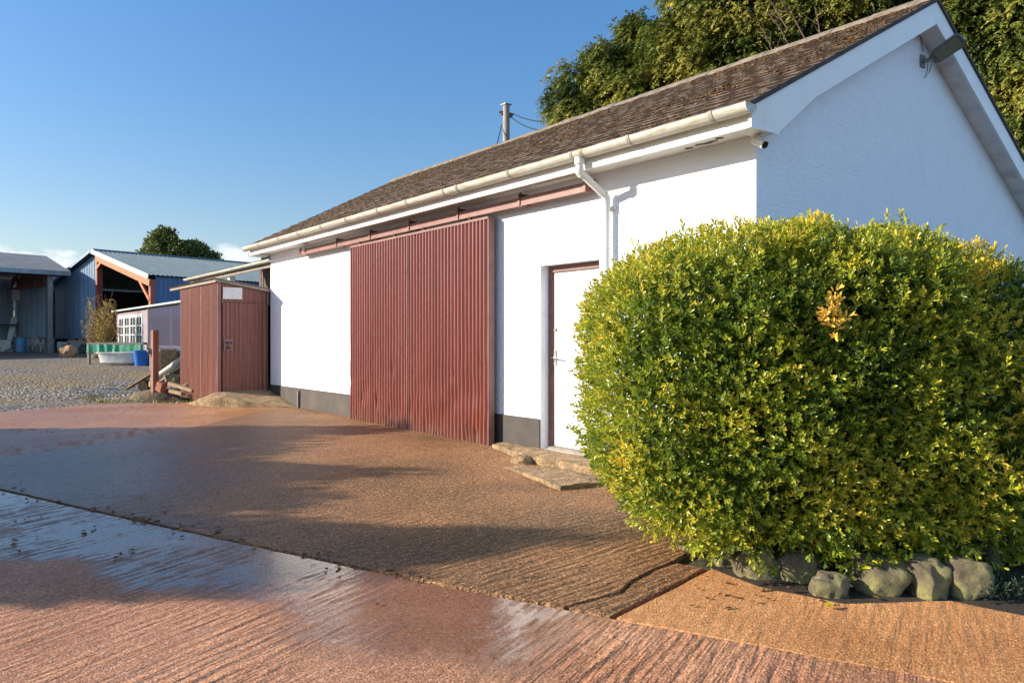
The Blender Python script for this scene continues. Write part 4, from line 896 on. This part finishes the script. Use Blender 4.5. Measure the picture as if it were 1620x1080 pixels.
P = np.array(cgrass); L = rng.uniform(.05, .12, len(P)); V, T_, C = blade_arrays(P, np.array((0, 0, 1.))+rng.standard_normal(P.shape)*.6, rng.standard_normal(P.shape), L, L*.22, rng.random(len(P)))
tag(npmesh('grass_tufts', V, T_, M['grass'], None, C, loc=tuple(P.mean(0))), 'short dry grass and moss tufts by the timber heap', 'grass', kind='stuff')

# ------------------------------------------------------------------ open fronted lean-to beyond the white building
L2 = thing('lean_to', 'low open fronted outbuilding with blue grey roof continuing beyond the white building', 'outbuilding', (-15, 3, .3))
def lz(y): return 3.16+(y-.25)*.30
b = MB(); corr(b, (-18.15, .25, lz(.25)), X, Vector((0, 1, .30)), Zv, 6.5, 4.6, .15, .014, vn=1, seams=False); b.build('roof', M['barn_roof'], L2, True)
b = MB(); halfround(b, -18.2, -11.65, .18, 3.12, .06); b.build('gutter', M['gutter'], L2, True)
b = MB(); b.box((-18.1, .26, 2.98), (-11.65, .30, 3.12)); b.build('fascia', M['grey_wood'], L2)
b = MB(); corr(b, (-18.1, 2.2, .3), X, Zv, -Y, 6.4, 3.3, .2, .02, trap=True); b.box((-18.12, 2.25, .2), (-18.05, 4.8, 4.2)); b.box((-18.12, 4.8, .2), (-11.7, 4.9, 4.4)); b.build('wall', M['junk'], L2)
for xx in (-14.9, -18.05):
    b = MB(); b.box((xx-.07, .32, .2), (xx+.07, .46, 2.98)); b.build('post', M['white_paint'], L2)

# ------------------------------------------------------------------ glazed summerhouse with clear sheet lean-to
GH = thing('garden_house', 'lean-to garden house with white windows and clear corrugated plastic front', 'garden house', (-27, 2.5, .4))
gy0 = 1.2
b = MB(); b.box((-33.2, gy0, .35), (-32.75, gy0+.08, 2.55)); b.box((-28.2, gy0, .35), (-27.4, gy0+.08, 2.6)); b.box((-32.75, gy0, .35), (-28.2, gy0+.08, 1.12)); b.box((-32.75, gy0, 2.47), (-28.2, gy0+.08, 2.6)); b.box((-33.2, gy0+.08, .35), (-33.1, gy0+3, 2.5)); b.box((-33.1, gy0+2.95, .35), (-20.1, gy0+3.05, 3.0)); b.build('wall', M['lilac'], GH)
b = MB(); b.box((-27.38, gy0-.03, .35), (-27.2, gy0+.1, 2.72)); b.box((-20.3, gy0-.03, .35), (-20.2, gy0+.1, 2.72)); b.box((-24, gy0, .35), (-23.93, gy0+.06, 2.7)); b.box((-27.2, gy0, 1.15), (-20.3, gy0+.05, 1.24)); b.box((-27.2, gy0, .36), (-20.3, gy0+.09, .62)); b.build('frame', M['grey_wood'], GH)
b = MB(); b.prism([(gy0-.18, 2.66), (gy0+3.1, 3.05), (gy0+3.1, 3.11), (gy0-.18, 2.72)], -33.4, -20.1); b.build('roof', M['flash'], GH)
for k in range(4):
    xa = -32.7+k*1.13; b = MB()
    xb = xa+1.08; z0, z1 = 1.125, 2.465; yy = gy0-.02
    b.box((xa, yy, z0), (xa+.10, gy0+.06, z1)).box((xb-.10, yy, z0), (xb, gy0+.06, z1)).box((xa+.10, yy, z1-.12), (xb-.10, gy0+.06, z1)).box((xa+.10, yy, z0), (xb-.10, gy0+.06, z0+.14))
    b.box((xa+.51, yy+.005, z0+.14), (xa+.57, gy0+.05, z1-.12))
    for q in (1, 2): b.box((xa+.10, yy+.008, z0+.14+q*.36), (xb-.10, gy0+.05, z0+.18+q*.36))
    wf = b.build('window', M['white_paint'], GH); b = MB(); b.box((xa+.1, gy0+.01, z0+.14), (xb-.1, gy0+.02, z1-.12)); b.build('pane', M['glass'], wf)
b = MB(); corr(b, (-27.2, gy0-.03, .42), X, Zv, -Y, 7.0, 2.25, .14, .018, seams=False); b.build('plastic_sheet', M['plastic'], GH, True)
b = MB()
for zz in (1.05, 1.65): b.box((-27.1, gy0+1.2, zz), (-20.4, gy0+1.6, zz+.05))
for xx in (-26.8, -24, -21): b.box((xx, gy0+1.3, .4), (xx+.08, gy0+1.5, 1.7))
b.build('shelf', M['grey_wood'], GH)
gi = 0
for xx, zz, hh, mt, lab in ((-26.2, 1.10, .35, 'terracotta', 'terracotta pot behind the clear sheet, nearest the windows'), (-25.2, 1.10, .28, 'white_paint', 'white tub on the shelf behind the clear sheet'), (-24.4, 1.10, .40, 'terracotta', 'tall terracotta pot in the middle of the shelf behind the clear sheet'), (-23.3, 1.10, .3, 'barrel_blue', 'blue pot on the shelf behind the clear sheet'), (-22.4, 1.10, .36, 'white_paint', 'pale tall pot on the shelf near the red shed')):
    b = MB(); b.lathe([(.10, 0), (.15, hh*.85), (.165, hh*.86), (.165, hh), (.14, hh), (.12, hh*.4)], (xx, gy0+1.4, zz), 14); tag(b.build('plant_pot', M[mt], None, True), lab, 'plant pot', 'pots on the garden house shelf')
# bench in front of the clear sheet
bt = thing('potting_bench', 'green topped potting bench in front of the clear plastic sheet', 'bench', (-22.3, .6, .4))
b = MB(); b.box((-23.4, .3, 1.05), (-20.6, .95, 1.11)); b.build('top', M['teal_plastic'], bt)
for xx in (-23.2, -20.8):
    for yy in (.36, .86): b = MB(); b.box((xx, yy, .35), (xx+.1, yy+.08, 1.049)); b.build('leg', M['grey_wood'], bt)
b = MB(); b.box((-20.4, -.1, .35), (-19.9, .4, 1.15), None); tag(b.build('stone_block', M['step'], None, bevel=.03), 'upright grey concrete block beside the red shed wall', 'block')

# ------------------------------------------------------------------ netted trough stand, bath, tubs, dry shrub
RS = thing('trough_stand', 'wooden stand with green netting round its trough on the gravel', 'planter stand', (-28.0, .3, .48))
A_ = Vector((-28.9, -.60, 0)); B_ = Vector((-27.3, 1.05, 0)); U = (B_-A_).normalized(); Vv = Vector((-U.y, U.x, 0))
def RP(u, v, z): p = A_+U*u+Vv*v; return Vector((p.x, p.y, z))
Lr = (B_-A_).length
b = MB()
for v in (0, .8): b.bar(RP(0, v, 1.30), RP(Lr, v, 1.30), .06, .09); b.bar(RP(0, v, .92), RP(Lr, v, .92), .06, .09)
for u in (0, Lr): b.bar(RP(u, 0, 1.30), RP(u, .8, 1.30), .06, .09)
b.build('rim', M['grey_wood'], RS)
for u in (.1, Lr-.1):
    for v in (0, .8): b = MB(); b.bar(RP(u, v, .44), RP(u, v, 1.28), .09, .09); b.build('leg', M['grey_wood'], RS)
b = MB(); n = 30
for (v0, s) in ((-.035, 1), (.83, -1)):
    vs = [RP(Lr*i/n, v0+.05*mn.noise((i*.5, z, 2)), z+(.06*mn.noise((i*.6, 1, 4)) if z < 1.2 else 0)) for z in (1.27, 1.12, .93) for i in range(n+1)]
    b.add(vs, [(r*(n+1)+i, r*(n+1)+i+1, (r+1)*(n+1)+i+1, (r+1)*(n+1)+i) for r in range(2) for i in range(n)])
b.add([RP(0, 0, 1.0), RP(Lr, 0, 1.0), RP(Lr, .8, 1.0), RP(0, .8, 1.0)], [(0,1,2,3)])
b.build('netting', M['green_net'], RS, True)
def bath(c, ang, label):
    b = MB(); Mx = Matrix.Translation(c) @ Matrix.Rotation(ang, 4, 'Z'); N = 28; rings = [(.52, .20, .05), (.72, .29, .12), (.80, .34, .44), (.86, .40, .50), (.86, .40, .47), (.82, .36, .48), (.76, .30, .44), (.66, .24, .18), (.40, .12, .12)]
    vs = []; 
    for a_, b_, z in rings:
        for k in range(N):
            t = 2*math.pi*k/N; cs, sn = math.cos(t), math.sin(t); e = .62
            vs.append(Mx @ Vector((a_*math.copysign(abs(cs)**e, cs), b_*math.copysign(abs(sn)**e, sn), z)))
    fs = [(r*N+k, r*N+(k+1) % N, (r+1)*N+(k+1) % N, (r+1)*N+k) for r in range(len(rings)-1) for k in range(N)]+[tuple(range(N-1, -1, -1)), tuple((len(rings)-1)*N+k for k in range(N))]
    b.add(vs, fs); return tag(b.build('bathtub', M['enamel'], None, True), label, 'bathtub')
bath(gp_(-27.35, .25), math.atan2(U.y, U.x), 'old white bathtub on the gravel below the green netting')
def tub(name, x, y, r0, r1, h, mat, label, sq=(1, 1), group=None):
    b = MB(); b.lathe([(r0, 0), (r1, h*.9), (r1*1.06, h*.9), (r1*1.06, h), (r1*.94, h), (r0*.94, .05)], (x, y, gz(x, y)), 22, sq); return tag(b.build(name, M[mat], None, True), label, 'tub', group)
tub('feed_tub', -26.55, 1.02-.15, .25, .31, .58, 'blue_plastic', 'bright blue plastic tub standing right of the bathtub', (.85, 1.1))
tub('feed_tub', -27.25, 1.0, .2, .24, .50, 'teal_plastic', 'dull teal tub half hidden behind the bright blue one')
a_ = at(160, 575, 29.6); c = gp_(a_[0], a_[1]); t = thing('dry_shrub', 'bare yellow brown shrub with upright dry twigs behind the bathtub', 'shrub', tuple(c)); b = MB(); tips = []
for _ in range(60):
    a = random.uniform(0, 6.28); r = random.uniform(.15, .85); h = random.uniform(1.6, 3.0)*(1-.25*r)
    p0 = c+Vector((random.uniform(-.15,.15), random.uniform(-.15,.15), .2)); p2 = c+Vector((math.cos(a)*r, math.sin(a)*r, h)); p1 = p0.lerp(p2, .5)+Vector((math.cos(a)*r*.25, math.sin(a)*r*.25, 0))
    if random.random() < .12: p2 = p2+Vector((.5, .55, .05))*random.uniform(.3, 1)
    b.tube([p0, p1, p2], [.016, .010, .004], 5, False)
    for q in range(26):
        f = random.uniform(.3, 1); tips.append(tuple((p0.lerp(p1, f*2) if f < .5 else p1.lerp(p2, f*2-1))))
b.build('stem', M['twig'], t)
P = np.array(tips)+rng.normal(0, .035, (len(tips), 3)); V, T_, C = sprigs(P, np.array((0,0,1.))+rng.standard_normal(P.shape)*.6, 3, rng.uniform(.05, .10, len(P)), rng.random(len(P))); npmesh('foliage', V, T_, M['dry_twig'], t, C)

# ------------------------------------------------------------------ blue barn
o0 = Vector((-39.59, 4.13, 0)); gu = Vector((-.978, -.209, 0)); gv = Vector((-.209, .978, 0))
GBZ = .6
BN = thing('blue_barn', 'big blue sheeted steel barn with half open gable and pale sloping roof', 'barn', tuple(o0+gu*7+gv*12+Vector((0,0,GBZ))))
def BP(s, t, z): return o0+gu*s+gv*t+Vector((0, 0, z))
BW, BE, BR, BD = 14.3, 4.88, 6.72, 26.
def bz(s): return BE+(BR-BE)*(1-abs(s-BW/2)/(BW/2))
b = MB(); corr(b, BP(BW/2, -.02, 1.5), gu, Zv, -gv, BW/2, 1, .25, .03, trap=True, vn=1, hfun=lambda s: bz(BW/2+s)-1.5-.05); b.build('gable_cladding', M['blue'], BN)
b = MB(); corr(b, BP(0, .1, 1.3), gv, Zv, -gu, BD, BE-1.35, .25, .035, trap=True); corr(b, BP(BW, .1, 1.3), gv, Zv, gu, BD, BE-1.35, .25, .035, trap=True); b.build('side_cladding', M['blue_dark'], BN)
b = MB(); b.bar(BP(BW-.2, .3, 3.0), BP(BW-.2, BD-.2, 3.0), .06, 3.4); b.bar(BP(.2, .3, 3.0), BP(.2, BD-.2, 3.0), .06, 3.4); b.build('inner_dark_sheet', M['dark_wood'], BN)  # dark sheets added inside the side walls so the open bay reads dark
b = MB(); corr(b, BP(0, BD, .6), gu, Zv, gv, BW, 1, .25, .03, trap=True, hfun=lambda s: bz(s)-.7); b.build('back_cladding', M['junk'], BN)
b = MB()
sl = (BR-BE)/(BW/2)
corr(b, BP(-.25, -.35, BE-.25*sl+.05), gv, (gu+Zv*sl), Zv, BD+.6, BW/2+.25, .25, .03, trap=True); corr(b, BP(BW+.25, -.35, BE-.25*sl+.05), gv, (-gu+Zv*sl), Zv, BD+.6, BW/2+.25, .25, .03, trap=True)
b.bar(BP(BW/2, -.35, BR+.06), BP(BW/2, BD+.3, BR+.06), .4, .06)
b.build('roof', M['barn_roof'], BN)
b = MB(); b.bar(BP(-.25, -.40, BE-.1), BP(BW/2-.05, -.40, BR-.06), .06, .26); b.build('verge_flashing', M['flash'], BN)
b = MB(); b.bar(BP(BW/2+.05, -.40, BR-.02), BP(BW+.25, -.40, BE-.06), .05, .16); b.build('verge_flashing', M['blue'], BN)
b = MB(); b.bar(BP(.05, -.12, BE-.42), BP(BW/2-.1, -.12, BR-.42), .18, .34); b.bar(BP(.15, -.12, BE-1.3), BP(1.3, -.12, BE-.25), .14, .16); b.bar(BP(BW/2-.15, -.12, BR-1.1), BP(BW/2-.9, -.12, BR-.7), .14, .16); b.build('rafter', M['orange_steel'], BN)
for s, mt in ((.12, 'red_steel'), (BW/2-.15, 'red_steel'), (BW-.15, 'dark_wood')):
    b = MB(); b.bar(BP(s, .0, .4), BP(s, .0, bz(s)-.25), .32, .22, up=gu); b.build('post', M[mt], BN)
for t_ in (6, 12, 18):
    b = MB()
    b.bar(BP(.1, t_, .4), BP(.1, t_, BE-.1), .25); b.bar(BP(BW-.1, t_, .4), BP(BW-.1, t_, BE-.1), .25); b.bar(BP(.1, t_, BE-.35), BP(BW/2, t_, BR-.35), .2); b.bar(BP(BW/2, t_, BR-.35), BP(BW-.1, t_, BE-.35), .2); b.build('portal_frame', M['red_steel'], BN)
b = MB(); b.box((0,0,0),(1,1,1)) if False else None
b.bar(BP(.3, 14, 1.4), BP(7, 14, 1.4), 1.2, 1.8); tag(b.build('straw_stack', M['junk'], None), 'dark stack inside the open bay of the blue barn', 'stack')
# things under the raised gable sheeting
def ladder(s, label):
    t = thing('trestle', label, 'trestle', tuple(BP(s, -.5, .62)), 'grey trestles under the barn wall'); 
    for du in (-.25, .25): b = MB(); b.bar(BP(s+du*1.3, -.8, .60), BP(s+du*.8, -.15, 1.62), .07); b.build('leg', M['grey_wood'], t)
    b = MB()
    for q in range(4): f = .15+q*.23; b.bar(BP(s-.25*1.1, -.8+.65*f, .60+1.02*f), BP(s+.25*1.1, -.8+.65*f, .60+1.02*f), .05)
    b.build('rung', M['grey_wood'], t)
ladder(10.4, 'grey trestle ladder leaning under the barn wall, left one'); ladder(9.0, 'grey trestle ladder leaning under the barn wall, right one')
b = MB(); bmp = Matrix.Translation(BP(7.9, -.8, .6)) 
for i in range(5): b.box((-.6, -.5, i*.16), (.6, .5, i*.16+.05), bmp); b.box((-.6, -.5, i*.16+.05), (-.5, .5, i*.16+.16), bmp); b.box((.5, -.5, i*.16+.05), (.6, .5, i*.16+.16), bmp)
tag(b.build('pallet_stack', M['grey_wood'], None), 'stack of grey pallets under the right end of the barn sheeting', 'pallets')
c = gp_(-38.3, .0); b = rock(MB(), (c.x, c.y, c.z+.25), (.42, .35, .38), 60, amp=.4); tag(b.build('sack', M['sack'], None, True), 'lumpy brown sack on the ground before the barn', 'sack')
c = gp_(-37.4, 1.2); b = rock(MB(), (c.x, c.y, c.z+.15), (.95, .5, .32), 66, amp=.35); tag(b.build('rubble_mound', M['stone'], None, True), 'low grey mound of rubble between the sack and the bathtub', 'rubble')
for i, (s, mt, r, lab) in enumerate(((12.8, 'junk', .5, 'dark scrap lump in the gap beside the open shed'), (11.6, 'rust', .42, 'rusty scrap lump left of the trestles'), (6.2, 'dark_wood', .5, 'dark wooden lump beside the pallets'))):
    c = BP(s, -1.0, .62); b = rock(MB(), (c.x, c.y, c.z+.2), (r, r*.8, r*.8), 80+i, amp=.5); tag(b.build('scrap_lump', M[mt], None, True), lab, 'scrap', 'scrap under the barn wall')

# old stone building glimpsed between the sheds
SB = thing('stone_barn', 'old grey stone barn glimpsed between the open shed and the blue barn', 'barn', tuple(Vector(at(95, 560, 66))))
c0 = Vector(at(70, 500, 64)); b = MB(); Mx = Matrix.Translation((c0.x, c0.y, .5)) @ Matrix.Rotation(math.atan2(gv.y, gv.x), 4, 'Z')
b.box((-7, 0, 0), (9, 7, 5.4), Mx); b.build('wall', M['stonewall'], SB)
b = MB(); pr = [(-.3, 5.3), (3.5, 7.5), (7.3, 5.3), (7.3, 5.15), (3.5, 7.3), (-.3, 5.15)]
vs = [Mx @ Vector((x, y, z)) for x in (-7.3, 9.3) for y, z in pr]; b.add(vs, [(0,1,2,3,4,5), (11,10,9,8,7,6)]+[(i, (i+1) % 6, 6+(i+1) % 6, 6+i) for i in range(6)]); b.build('roof', M['grey_sheet'], SB)

# ------------------------------------------------------------------ open fronted shed at the left edge
so_ = Vector((-48.3, .35, 0)); sx = gu; sy = -gv        # sx goes back from the front, sy runs along the front to the left
def LP(s, t, z): return so_+sx*s+sy*t+Vector((0, 0, z))
LS = thing('open_shed', 'open fronted farm shed with grey corrugated roof at the left picture edge', 'shed', tuple(LP(3, 8, .65)))
FE, BK, RZ2 = 5.5, 3.4, 6.75; LEN = 26.
b = MB(); corr(b, LP(-.7, -.9, FE), sy, (sx+Zv*((RZ2-FE)/(BK+.7))), Zv, LEN, BK+.7, .15, .02, seams=False); corr(b, LP(BK, -.9, RZ2), sy, (sx-Zv*.36), Zv, LEN, 4.1, .15, .02, seams=False); b.build('roof', M['grey_sheet'], LS, True)
b = MB(); b.bar(LP(-.72, -.9, FE-.12), LP(-.72, LEN-.9, FE-.12), .05, .26); b.build('fascia', M['dull_sheet'], LS)
b = MB(); corr(b, LP(BK+3.5, -.2, 1.0), sy, Zv, -sx, LEN-1, 4.4, .25, .03, trap=True); b.build('back_cladding', M['dull_sheet'], LS)
b = MB(); corr(b, LP(.2, -.25, 1.6), sx, Zv, -sy, BK+3.3, 1, .25, .03, trap=True, hfun=lambda s: FE-1.75+min(s, BK)*.3-(max(0, s-BK)*.36)); b.build('end_cladding', M['dull_sheet'], LS)
b = MB(); b.bar(LP(BK+3.3, -.2, .9), LP(BK+3.3, LEN-1, .9), .25, .8); b.bar(LP(.2, -.25, 1.0), LP(BK+3.3, -.25, 1.0), .2, 1.1); b.build('base_wall', M['stonewall'], LS)
for t_ in (0, 5.2, 10.4, 15.6):
    b = MB(); b.bar(LP(0, t_, .4), LP(0, t_, FE-.1), .28, .28, up=gu); b.build('post', M['grey_metal'], LS)
    b = MB(); b.bar(LP(0, t_, FE-.35), LP(BK, t_, RZ2-.4), .16); b.bar(LP(0, t_, FE-.75), LP(BK+3, t_, FE-.75), .14); b.bar(LP(BK, t_, RZ2-.4), LP(BK+3.2, t_, FE-.3), .16)
    for q in range(4): b.bar(LP(.2+q*1.6, t_, FE-.75), LP(1.0+q*1.6, t_, FE+.5-.35*abs(q-1.5)), .10); b.bar(LP(1.0+q*1.6, t_, FE+.5-.35*abs(q-1.5)), LP(1.8+q*1.6, t_, FE-.75), .10)
    b.build('roof_truss', M['red_steel'], LS)
b = MB()
for q in range(3): b.bar(LP(.05+q*1.5, -.5, FE-.2+q*.5), LP(.05+q*1.5, LEN-1, FE-.2+q*.5), .12, .2)
b.bar(LP(BK+2.6, 0, 2.4), LP(BK+2.6, 12, 2.4), .8, .07); b.bar(LP(BK+2.8, .5, 1.35), LP(BK+2.8, 12, 1.35), .8, .07); b.build('shelf', M['dark_wood'], LS)
def lat(px, py, Z): return Vector(at(px, py, Z))
for (a, b2, lab) in (((22, 494), (13, 541), 'pale pipe leaning in the open shed, left of the pair'), ((30, 490), (15, 542), 'pale pipe with bent top leaning in the open shed, right of the pair')):
    p, q = lat(*b2, 47.5), lat(*a, 49.5); b = MB(); b.tube([q+Vector((.25, .35, .15)), q, p.lerp(q, .5), p], .10, 8); tag(b.build('leaning_pipe', M['white_paint'], None, True), lab, 'pipe', 'pipes leaning in the open shed')
for i, (px, Z, mt, lab) in enumerate(((33, 47.2, 'barrel_blue', 'faded blue drum in the open shed, left of the pair'), (47, 47.6, 'barrel_blue', 'faded blue drum in the open shed, right of the pair'), (58, 47.2, 'blue_plastic', 'darker blue drum nearest the shed post'))):
    p = lat(px, 560, Z); b = MB(); b.lathe([(.26, 0), (.27, .1), (.29, .3), (.29, .6), (.27, .82), (.22, .9), (.0, .9)], (p.x, p.y, gz(p.x, p.y)), 16); tag(b.build('drum', M[mt], None, True), lab, 'drum', 'blue drums in the open shed')
p = lat(8, 560, 47); b = rock(MB(), (p.x, p.y, gz(p.x, p.y)+.35), (.4, .4, .45), 91, amp=.4); tag(b.build('feed_bag', M['bag'], None, True), 'pale plastic bag slumped at the left edge in the open shed', 'bag')
p = lat(39, 548, 49); b = rock(MB(), (p.x, p.y, gz(p.x, p.y)+.85), (.6, .45, .3), 93, amp=.4); tag(b.build('feed_bag', M['yellow_bag'], None, True), 'yellow bag lying on the clutter above the blue drums', 'bag')
for i, (px, Z, w, h, mt, lab) in enumerate(((20, 51, 1.1, 1.0, 'junk', 'dark crate behind the leaning pipes'), (40, 50, .9, .75, 'dark_wood', 'dark wooden crate under the yellow bag'), (54, 51.5, 1.4, 1.3, 'junk', 'tall dark crate at the back by the shed post'), (3, 50, 1.0, 1.2, 'dark_wood', 'dark crate at the left edge behind the pale bag'), (64, 49.5, .7, .8, 'rust', 'rusty box beside the shed post'))):
    p = lat(px, 560, Z); Mx = Matrix.Translation((p.x, p.y, gz(p.x, p.y))) @ Matrix.Rotation(.4*i, 4, 'Z'); b = MB(); nb_ = 5
    for k in range(nb_):
        za, zb = h*k/nb_, h*(k+.86)/nb_
        b.box((-w/2, -w/2, za), (w/2, -w/2+.04, zb), Mx); b.box((-w/2, w/2-.04, za), (w/2, w/2, zb), Mx); b.box((-w/2, -w/2+.04, za), (-w/2+.04, w/2-.04, zb), Mx); b.box((w/2-.04, -w/2+.04, za), (w/2, w/2-.04, zb), Mx)
    for sx_ in (-1, 1):
        for sy_ in (-1, 1): b.box((sx_*(w/2-.07)-.03, sy_*(w/2-.07)-.025, 0), (sx_*(w/2-.07)+.03, sy_*(w/2-.07)+.025, h), Mx)
    tag(b.build('crate', M[mt], None), lab, 'crate', 'crates inside the open shed')
p = lat(25, 466, 48.5); b = MB(); b.box((p.x-.22, p.y-.22, p.z-.35), (p.x+.22, p.y+.22, p.z+.3)); b.tube([(p.x, p.y, p.z+.3), (p.x, p.y, p.z+1.1)], .03, 6); tag(b.build('hanging_box', M['bag'], None, bevel=.03), 'small pale box hanging from the open shed roof', 'box')

# ------------------------------------------------------------------ utility pole and wires
pp = at(801, 500, 22); PT = 8.33
UP = thing('utility_pole', 'grey timber utility pole standing behind the white building roof', 'utility pole', (pp[0], pp[1], gz(pp[0], pp[1])))
b = MB(); b.tube([(pp[0], pp[1], 0), (pp[0], pp[1], 5), (pp[0], pp[1], PT)], [.14, .115, .10], 14); b.build('pole', M['pole_wood'], UP, True)
b = MB(); b.box((pp[0]-.12, pp[1]-.12, PT), (pp[0]+.12, pp[1]+.12, PT+.02)); b.build('cap', M['grey_metal'], UP)
r3 = Vector((RT[0], RT[1], 0)); pv = Vector((pp[0], pp[1], 0))
for zz, off in ((8.12, -.12), (8.05, .13)):
    b = MB(); q = pv+r3*off+Vector((0, 0, zz)); b.tube([q-r3*.08, q+r3*.08], .035, 8); b.tube([q+Vector((0,0,-.08)), q+Vector((0,0,.05))], [.05, .03], 8); b.build('insulator', M['ceramic'], UP, True)
def wire(p, q, sag, label):
    b = MB(); p = Vector(p); q = Vector(q); b.tube([p.lerp(q, i/14)-Vector((0, 0, sag*4*(i/14)*(1-i/14))) for i in range(15)], .014, 5, False); tag(b.build('overhead_wire', M['black'], None), label, 'wire', 'wires from the utility pole')
wire(pv+r3*.2+Vector((0,0,8.08)), at(870, 192, 20), .08, 'upper dark wire running right from the pole into the conifer')
wire(pv+r3*.14+Vector((0,0,7.98)), at(875, 205, 20), .15, 'lower dark wire running right from the pole into the conifer')
wire(pv-r3*.14+Vector((0,0,7.75)), at(781, 245, 21.5), .05, 'stay wire slanting down left of the pole')

# ------------------------------------------------------------------ fallen leaves
P = []
for x, y in [(-8.35,-4.19),(-6.21,-4.5),(-4.76,-4.77),(-4.45,-4.92),(-3.18,-4.89),(-2.53,-4.6),(-2.65,-4.52),(-2.47,-4.93),(-2.21,-4.95),(-4.38,-4.84),(-3.18,-4.42),(-2.5,-4.19),(-1.9,-4.1),(-2.98,-3.45),(-3.38,-4.02),(-2.69,-3.98),(-.62,-3.53),(-1.8,-4.49),(.05,-3.62)]:
    for _ in range(random.randint(1, 4)): P.append((x+random.gauss(0, .05), y+random.gauss(0, .04), gz(x, y)+.040))
for _ in range(60):
    f = random.random(); x = -4.48+f*4.5; y = -4.97+f*1.85+random.gauss(0, .06); P.append((x, y, gz(x, y)+.038))
for _ in range(35):
    a = at(random.uniform(1100, 1420), 600, random.uniform(3.95, 4.7)); P.append((a[0], a[1], gz(a[0], a[1])+.036))
P = np.array(P); n = len(P); V, T_, C = leaf_arrays(P, rng.standard_normal((n, 3))*np.array((1,1,.15)), np.array((0,0,1.))+rng.standard_normal((n,3))*.4, rng.uniform(.02, .055, n), rng.uniform(.015, .035, n), rng.random(n), .4)
tag(npmesh('fallen_leaves', V, T_, M['dead_leaf'], None, C, loc=tuple(P.mean(0))), 'brown fallen leaves scattered on the wet concrete', 'leaves', kind='stuff')
c = Vector(at(1300, 968, 3.97)); V, T_, C = leaf_arrays(np.array([[c.x, c.y, .045], [c.x+.02, c.y, .05]]), np.array([[1, .3, .1], [.2, 1, .2]]), np.array([[0, 0, 1.], [.2, 0, 1]]), np.array([.06, .05]), np.array([.04, .035]), np.array([.9, .9]))
tag(npmesh('fallen_leaf', V, T_, M['hedge'], None, C, loc=tuple(c)), 'single bright yellow leaf lying on the tan concrete before the boulders', 'leaf')

# ------------------------------------------------------------------ tall trees across the road, left of the frame, that shade the yard
TH = thing('tall_hedge', 'tall dense roadside hedge beyond the left picture edge', 'hedge', (CAM[0]-13.5*RT[0]+7.2*FW[0], CAM[1]-13.5*RT[1]+7.2*FW[1], 0))
def top_h(Z): return 3.80+.50*math.exp(-((Z-10.25)/.6)**2)+.62*math.exp(-((Z-7.2)/.38)**2)+.35*math.exp(-((Z-6.2)/.5)**2)+1.12*math.exp(-((Z-4.85)/.5)**2)+.45*math.exp(-((Z-4.15)/.3)**2)
n = 34000; Zc = rng.uniform(3.85, 10.75, n); Xc = rng.uniform(-14.6, -12.6, n); hh = np.array([top_h(z) for z in Zc]); zz = hh*(1-rng.random(n)**1.3)
Zs = Zc-.72; P = np.stack([CAM[0]+RT[0]*Xc+FW[0]*Zs, CAM[1]+RT[1]*Xc+FW[1]*Zs, zz+.05], 1)
V, T_, C = leaf_arrays(P, rng.standard_normal((n, 3)), rng.standard_normal((n, 3)), rng.uniform(.11, .2, n), rng.uniform(.07, .11, n), rng.random(n)); npmesh('foliage', V, T_, M['broadleaf'], TH, C)
b = MB()
for k in range(9):
    z_ = 3.5+k*.78; x0_, y0_ = CAM[0]-13.6*RT[0]+z_*FW[0], CAM[1]-13.6*RT[1]+z_*FW[1]; b.tube([(x0_, y0_, -.1), (x0_+.1, y0_, 1.6), (x0_, y0_+.1, 3.3)], [.07, .05, .02], 8)
b.build('stem', M['bark'], TH)
